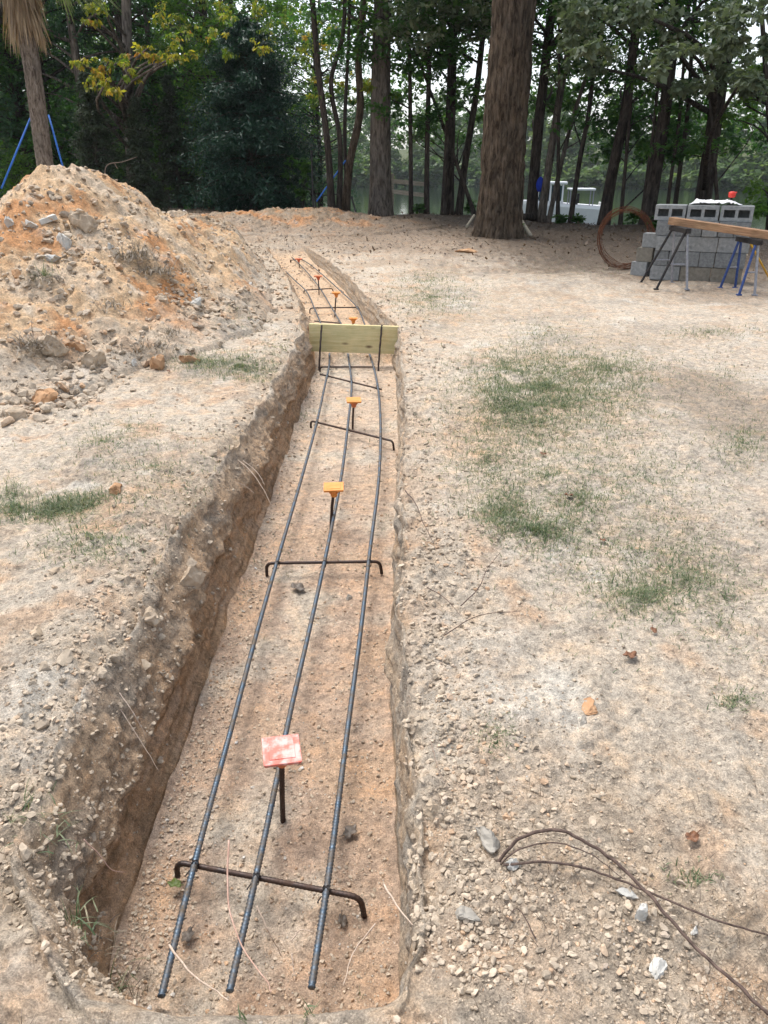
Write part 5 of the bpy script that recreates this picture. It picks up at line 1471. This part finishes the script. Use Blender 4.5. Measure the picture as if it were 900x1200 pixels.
def gpatch(px, py, wx, wy, n, h):
    n = int(n * 1.7)
    ang = RNG.random(n) * 2 * PI; rr = np.sqrt(RNG.random(n)) * (1 + .45 * RNG.normal(0, 1, n))
    xs = px + np.cos(ang) * rr * wx / 2; ys = py + np.sin(ang) * rr * wy / 2
    # pixel footprint -> real ground positions (plane)
    for a, b in zip(xs, ys):
        if b < 262: continue
        q = on_z(a, b, 0); gx.append(q[0]); gy.append(q[1]); gh.append(h * .8 * (.4 + RNG.random()))
for args in [(660, 480, 300, 160, 4200, .035), (770, 640, 220, 170, 1700, .03), (640, 560, 230, 120, 1900, .032), (180, 560, 260, 120, 1300, .03), (640, 455, 190, 90, 7000, .045), (600, 480, 110, 70, 2500, .045), (505, 348, 110, 50, 2600, .045), (590, 600, 70, 50, 1100, .04), (630, 625, 90, 30, 900, .04), (710, 440, 120, 60, 1800, .04), (570, 540, 80, 60, 700, .035), (680, 590, 60, 50, 500, .035),
             (750, 700, 80, 40, 700, .035), (800, 680, 100, 70, 600, .03), (830, 390, 120, 16, 500, .04), (870, 520, 80, 60, 700, .035), (500, 330, 60, 20, 400, .04), (640, 390, 90, 40, 600, .035),
             (280, 430, 110, 26, 1900, .05), (230, 425, 60, 16, 500, .05), (80, 600, 110, 28, 1500, .05), (15, 590, 40, 40, 500, .05), (120, 520, 60, 40, 260, .035), (110, 650, 130, 60, 600, .035), (150, 500, 90, 40, 250, .03),
             (860, 825, 50, 20, 160, .02), (580, 865, 40, 40, 160, .015), (815, 1035, 60, 30, 80, .02), (700, 650, 160, 80, 500, .03), (330, 410, 60, 30, 250, .04), (280, 385, 120, 30, 250, .035), (850, 700, 100, 150, 400, .025), (760, 560, 120, 60, 350, .03),
             (850, 440, 90, 60, 300, .03), (680, 320, 160, 20, 300, .04), (590, 425, 70, 40, 700, .04)]:
    gpatch(*args)
gx, gy, gh = map(np.array, (gx, gy, gh))
k = fbm(gx * 5, gy * 5, 3, 4) + .25 * RNG.normal(0, 1, len(gx)) > -.30
blades('grass', gx[k], gy[k], gh[k], .0022, 'grass', 1.0)
# straw, needles and bits lying about
x, y = scatter_view(15000, .8, 16); k = RNG.random(len(x)) < np.clip(.25 + 1.2 * fbm(x * 1.5, y * 1.5, 3, 2) + .28 * (y > 2.5), .05, 1)
x, y = x[k], y[k]; m = (x > tL(y) - .1) & (x < tR(y) + .1) & (y > .85); x, y = x[~m], y[~m]
blades('straw', x, y, RNG.uniform(.012, .05, len(x)), .0013, 'straw', 1.42, flat=.0, var=.35)
# far leaf litter under the trees
n = 26000; x = RNG.uniform(-7, 12, n); y = RNG.uniform(11, 30, n); k = RNG.random(n) < sm(11, 17, y + .35 * np.clip(x, -2, 8)) * .9
x, y = x[k], y[k]; z, _ = place_micro_z(x, y)
V, Fc = leaf_quads(np.stack([x, y, z + .010], -1), .055, RNG, 0.0, .6, 3)
o = link('leaf_litter', raw_mesh('leaf_litter', V, Fc, 'litter', False, var=RNG.random(len(Fc)))); o['kind'] = 'stuff'

# tufts as things
def tuft(px, py, n, h, mat, label, name='grass_tuft', cat='grass tuft', spread=.03, z=None, lean=.6, w=.003, group=None, curl=1.0):
    g = hit(px, py)
    rng = np.random.default_rng(int(px + py * 3))
    a = rng.uniform(0, 2 * PI, n); el = rng.uniform(.3, 1.4, n)
    st = rng.normal(0, spread, (n, 3)); st[:, 2] = -.005
    dr = np.stack([np.cos(a) * np.cos(el), np.sin(a) * np.cos(el), np.sin(el)], -1)
    global rngS
    V = []; Fs = []; k = 0; segs = 6
    for s0, d0 in zip(st, dr):
        L_ = h * rng.uniform(.5, 1.25); side = np.cross(d0, [0, 0, 1.0]); side /= np.linalg.norm(side) + 1e-9
        p = s0.copy(); dd = d0.copy(); wd = w * rng.uniform(.6, 1.4)
        for i in range(segs + 1):
            ww = wd * (1 - (i / segs) ** 1.6 * .95); V += [p - side * ww / 2, p + side * ww / 2]
            dd = dd + np.array([rng.normal(0, .05), rng.normal(0, .05), -curl / segs]); dd /= np.linalg.norm(dd); p = p + dd * L_ / segs
            p[2] = max(p[2], -.02)
        i = np.arange(segs) * 2 + k; Fs.append(np.stack([i, i + 1, i + 3, i + 2], -1)); k += 2 * (segs + 1)
    Fs = np.vstack(Fs)
    o = link(name, raw_mesh(name, np.array(V), Fs, mat, False, var=np.repeat(np.clip(rng.normal(.45, .25, n), 0, 1), segs)), None, tuple(g)); tag(o, label, cat, group)
tuft(28, 955, 60, .075, 'grass', 'spiky green grass tuft hanging on the left trench bank', z=-.03, curl=1.3)
tuft(60, 980, 20, .07, 'grass', 'smaller green tuft below the spiky tuft on the left bank', z=-.08, curl=1.5)
tuft(85, 1085, 34, .085, 'grass', 'grass tuft bent over the near left corner of the trench', z=-.02, curl=1.6)
tuft(110, 1110, 26, .08, 'straw', 'half dry grass clump in the near left corner of the trench', z=-.06, curl=1.6)
tuft(140, 1150, 18, .10, 'grass', 'few long bent blades at the near end of the trench', curl=1.4)
tuft(165, 1168, 16, .08, 'straw', 'pale dry blades on the near lip of the trench', curl=1.4)
tuft(362, 1190, 12, .035, 'grass', 'small upright green sprout at the bottom edge of the trench lip', spread=.008, curl=.5)
tuft(290, 1197, 9, .03, 'grass', 'tiny green sprout at the bottom left of the lip', spread=.008, curl=.5)
tuft(425, 1172, 9, .03, 'grass', 'tiny green sprout right of the upright sprout', spread=.008, curl=.5)
for (px, py, n, h, sp, lb) in [(155, 300, 230, .26, .10, 'dry grey brush clump high on the right flank of the mound'), (183, 318, 240, .24, .10, 'dry grey brush clump just below the highest clump'), (38, 402, 240, .20, .10, 'dry grass bundle at the left foot of the mound'), (48, 328, 150, .18, .10, 'tangled dry grass halfway up the mound at the left'), (165, 408, 260, .16, .15, 'wide patch of dry brush at the mound foot behind pale stone'), (120, 360, 150, .14, .12, 'thin dry brush patch in the middle of the mound'), (195, 390, 140, .12, .10, 'low dry brush right of the wide patch')]:
    tuft(px, py, n, h, 'brush', lb, 'brush_clump', 'dry brush', sp, w=.006, group='clumps of dry brush on the mound', curl=1.9)
tuft(52, 322, 40, .15, 'grass', 'dark green weed halfway up the mound', 'weed', 'weed', .05, w=.008)

# pale board and twig on the mound
A_, ta = on_ground(-6, 243); B_, tb = on_ground(58, 264)
mb = MB(); c = (A_ + B_) / 2; dv = B_ - A_
mb.box((0, 0, 0), (np.linalg.norm(dv), .17, .05), bev=.006); o = mb.build('broken_slab', 'rock_white', loc=(0, 0, 0)); o.location = tuple(c + np.array([0, 0, .05])); o.rotation_euler = (.3, -math.atan2(dv[2], math.hypot(dv[0], dv[1])), math.atan2(dv[1], dv[0]))
tag(o, 'long pale broken slab lying high on the mound at the left edge', 'slab')

def strand(name, pxz, r, mat, label, cat, group=None, n=60, branches=(), taper=.4):
    pts = []
    for a, b, z in pxz:
        p = on_z(a, b, z)
        if z >= 0 and a < 900 and b < 1200:
            zz = down(p[0], p[1]) + z; p = on_z(a, b, zz + .003)
        pts.append(p)
    q = spline(pts, n) if len(pts) > 2 else spline(pts, n)
    jit = np.stack([gnoise(np.linspace(0, n / 6, n), np.zeros(n) + k * 3.3, k) for k in range(3)], -1) * r * .9
    q = q + jit
    mb = MB(); mb.tube(q, np.linspace(r, r * taper, n), 7)
    for b in branches:
        bp = [on_z(a, b_, z) for a, b_, z in b]; mb.tube(spline(bp, 16), np.linspace(r * .5, r * .2, 16), 5)
    o = mb.build(name, mat, smooth=True, loc=q[0]); tag(o, label, cat, group)
strand('vine', [(583, 1012, .0), (605, 985, .05), (655, 974, .09), (710, 1002, .07), (760, 1048, .05), (820, 1115, .04), (860, 1150, .035), (915, 1202, .03)], .0039, 'vine', 'thick dark bent vine arching over the gravel at the lower right', 'vine', n=120, taper=.9)
strand('vine', [(590, 1014, .01), (640, 1010, .025), (700, 1022, .02), (770, 1050, .015), (840, 1078, .02), (915, 1100, .015)], .0029, 'vine', 'thinner grey vine running under the bent one to the right edge', 'vine', n=100, taper=.7)
strand('vine', [(585, 1015, .0), (600, 1000, .035), (640, 988, .05), (690, 1000, .03), (730, 1030, .01)], .0022, 'vine', 'wiry side shoot beside the start of the bent vine', 'vine', n=60)
TW = [([(450, 1037, -.16), (468, 1065, -.10), (500, 1103, -.01)], .0028, 'root', 'white root sticking out of the right trench wall near the camera'),
      ([(198, 1108, -.28), (222, 1138, -.22), (268, 1172, -.10)], .003, 'root', 'pale twig leaning across the left bar at the near end'),
      ([(268, 985, -.20), (268, 1060, -.24), (282, 1105, -.24), (312, 1150, -.20), (318, 1162, -.12)], .0028, 'root_pink', 'long pinkish root rising between the left and middle bars'),
      ([(301, 1062, -.26), (314, 1090, -.30), (330, 1120, -.38)], .0024, 'root', 'short white forked twig right of the middle bar'),
      ([(341, 1103, -.30), (352, 1090, -.31), (367, 1092, -.30)], .002, 'root', 'short curved white twig near the right bar foot'),
      ([(342, 1118, -.32), (346, 1150, -.36)], .0024, 'root', 'stubby white twig below the curved one'),
      ([(440, 1083, -.20), (418, 1110, -.24), (402, 1155, -.22)], .0022, 'root', 'pale root curving down right of the right bar'),
      ([(130, 815, -.04), (150, 845, -.10), (186, 903, -.22)], .0018, 'root', 'straight pale root on the upper left trench wall'),
      ([(140, 812, -.03), (158, 838, -.08), (172, 865, -.15)], .0016, 'root', 'shorter root beside the straight one on the left wall'),
      ([(98, 984, -.12), (115, 1000, -.16), (132, 1020, -.22), (148, 1022, -.26)], .0018, 'root_pink', 'reddish root curling from the left wall near the grass tuft'),
      ([(262, 530, -.02), (290, 548, -.06), (312, 580, -.16), (318, 592, -.2)], .003, 'root', 'tan root drooping over the left lip in mid trench'),
      ([(285, 540, -.04), (300, 552, -.08), (310, 568, -.12)], .0022, 'root', 'finer root just above the drooping tan one'),
      ([(262, 560, -.05), (288, 570, -.12), (298, 578, -.15)], .0022, 'root', 'finest root below the drooping tan one'),
      ([(140, 740, -.02), (165, 790, -.09), (180, 830, -.18)], .0018, 'twig', 'thin brown root on the left wall above the pale ones'),
      ([(475, 575, .02), (488, 592, .05), (497, 615, .04), (508, 636, .02)], .003, 'vine', 'dark curved root arching from the right trench lip'),
      ([(540, 710, .02), (560, 690, .02), (572, 665, .02), (586, 648, .02)], .0022, 'vine', 'crooked dark twig right of the curved root'),
      ([(520, 745, .02), (560, 722, .03), (610, 716, .02)], .0022, 'vine', 'thin dark twig lying across the right bank'),
      ([(500, 688, .02), (520, 700, .02), (540, 722, .02)], .002, 'vine', 'short dark twig at the right lip pointing to the trench'),
      ([(628, 1100, .0), (605, 1065, .02), (590, 1085, .01)], .0016, 'vine', 'wispy dark rootlet left of the gravel at the lower right'),
      ([(505, 870, .01), (520, 915, .01), (532, 935, .01)], .0015, 'twig', 'wispy brown rootlet on the right lip above the tan stone'),
      ([(125, 193, 1.1), (140, 187, 1.2), (160, 185, 1.25)], .012, 'twig', 'bare forked branch poking from the top of the mound')]
for pxz, r, mt, lb in TW:
    if r == .012:
        A_, ta = on_ground(128, 204); q = [A_ - np.array([0, 0, .05]), P(128, 192, ta), P(142, 190, ta), P(160, 184, ta)]
        mb = MB(); mb.tube(spline(q, 24), np.linspace(.022, .010, 24), 6); mb.tube(spline([P(134, 191, ta), P(138, 198, ta)], 6), .012, 5)
        o = mb.build('branch', 'twig', smooth=True, loc=q[0]); tag(o, lb, 'branch'); continue
    strand('root' if 'root' in lb else 'twig', pxz, r, mt, lb, 'root' if 'root' in lb else 'twig', n=40)

# fallen leaves
def fallen(px, py, s, mat, label, z=None, name='dead_leaf'):
    rng = np.random.default_rng(int(px * 3 + py)); g = hit(px, py) if z is None else on_z(px, py, z)
    n = 20; th = np.linspace(0, 2 * PI, n, endpoint=False)
    rad = s * (.6 + .28 * np.abs(np.cos(th * 2.5 + rng.uniform(0, 3))) + .10 * rng.random(n))
    Vs = [(0, 0, .004)]; 
    for f in (.5, 1.0):
        for a, r_ in zip(th, rad):
            Vs.append((math.cos(a) * r_ * f, math.sin(a) * r_ * f * .75, .004 + s * .35 * f * f * math.sin(a * 2 + 1) ** 2))
    T = np.array([[0, 1 + i, 1 + (i + 1) % n] for i in range(n)]); Q = np.array([[1 + i, 1 + n + i, 1 + n + (i + 1) % n, 1 + (i + 1) % n] for i in range(n)])
    V = np.array(Vs); st = tube([(-s * .6, 0, .006), (-s * 1.25, s * .1, .012)], .0012, 5)
    mb = MB(); mb.add(V, [T, Q]); mb.add(*st)
    VV = np.vstack(mb.V); FF = [np.vstack(v) for v in mb.F.values()]
    o = link(name, raw_mesh(name, VV, FF, mat, True, var=np.clip(rng.normal(.5, .25, sum(len(f) for f in FF)), 0, 1)), None, (g[0], g[1], g[2] + .012)); o.rotation_euler = (rng.normal(0, .2), rng.normal(0, .2), rng.uniform(0, 6))
    md = o.modifiers.new('s', 'SOLIDIFY'); md.thickness = .0006
    tag(o, label, 'leaf')
fallen(738, 773, .030, 'deadleaf', 'curled russet leaf alone on the right bank')
fallen(666, 584, .030, 'deadleaf', 'red brown leaf on the grass patch edge')
fallen(765, 743, .016, 'deadleaf', 'small brown leaf above the curled russet leaf')
fallen(810, 987, .022, 'deadleaf', 'crumbled brown leaf right of the vine arch')
fallen(706, 637, .02, 'deadleaf', 'small dull leaf below the grass patch')
fallen(636, 535, .022, 'deadleaf', 'pale brown leaf inside the grass patch')
fallen(411, 979, .030, 'mudleaf', 'grey muddy leaf on the trench floor right of the right bar')
fallen(349, 692, .045, 'mudleaf', 'dark muddy leaf on the trench floor under the second crossbar')
fallen(221, 1101, .024, 'mudleaf', 'brown crumpled leaf on the trench floor by the left bar')
fallen(401, 1083, .020, 'mudleaf', 'round dark leaf on the trench floor below the nearest crossbar hook')
fallen(206, 1041, .024, 'greenleaf', 'green leaf lying under the left end of the nearest crossbar', z=-.40, name='green_leaf')
fallen(198, 437, .02, 'deadleaf', 'brown leaf near the orange stone at the mound foot')

# ------------------------------------------------------------------ air
mb = MB(); mb.box((0, 390, 13.5), (1000, 860, 37.0)); 
hm = bpy.data.materials.new('air'); hm.use_nodes = True; hn = hm.node_tree; hn.nodes.remove(hn.nodes['Principled BSDF'])
pv = hn.nodes.new('ShaderNodeVolumePrincipled'); pv.inputs['Color'].default_value = (.86, .92, .97, 1); pv.inputs['Density'].default_value = .0003; pv.inputs['Anisotropy'].default_value = .3
hn.links.new(pv.outputs[0], hn.nodes['Material Output'].inputs['Volume']); M['air'] = hm
o = mb.build('haze', 'air', loc=(0, 0, 0)); o['kind'] = 'stuff'
# ------------------------------------------------------------------ light, sky, camera
w = bpy.data.worlds.new('World'); SC.world = w; w.use_nodes = True
nt = w.node_tree; bg = nt.nodes['Background']
sky = nt.nodes.new('ShaderNodeTexSky'); sky.sky_type = 'NISHITA'; sky.sun_disc = False
SUN_EL, SUN_AZ = math.radians(64), math.radians(318)       # azimuth clockwise from +Y
sky.sun_elevation = SUN_EL; sky.sun_rotation = SUN_AZ
sky.air_density = 1.0; sky.dust_density = 2.5; sky.ozone_density = 1.0
hs = nt.nodes.new('ShaderNodeHueSaturation'); hs.inputs['Saturation'].default_value = .45      # thin bright cloud
nt.links.new(sky.outputs[0], hs.inputs['Color']); nt.links.new(hs.outputs[0], bg.inputs['Color']); bg.inputs['Strength'].default_value = .15
sd = Vector((math.sin(SUN_AZ) * math.cos(SUN_EL), math.cos(SUN_AZ) * math.cos(SUN_EL), math.sin(SUN_EL)))
ld = bpy.data.lights.new('sun', 'SUN'); ld.energy = 1.7; ld.angle = math.radians(32); ld.color = (1, .95, .88)
lo = bpy.data.objects.new('sun', ld); COL.objects.link(lo); lo.rotation_euler = sd.to_track_quat('Z', 'Y').to_euler()

cd = bpy.data.cameras.new('camera'); cd.sensor_fit = 'VERTICAL'; cd.sensor_height = 36; cd.sensor_width = 27; cd.lens = F / 1200 * 36
cd.clip_start = .05; cd.clip_end = 3000
co = bpy.data.objects.new('camera', cd); COL.objects.link(co); co.location = (0, 0, CAM_H); co.rotation_euler = (PI / 2 - PITCH, 0, 0)
SC.camera = co
vs = SC.view_settings; vs.view_transform = 'Standard'; vs.look = 'None'; vs.gamma = 1; vs.exposure = 1.08
try: vs.use_curve_mapping = False
except Exception: pass
cy = SC.cycles
cy.use_denoising = True; cy.max_bounces = 5; cy.diffuse_bounces = 3; cy.glossy_bounces = 2; cy.transmission_bounces = 3; cy.transparent_max_bounces = 4
cy.use_adaptive_sampling = True; cy.adaptive_threshold = .02
print('objects', len(bpy.data.objects))
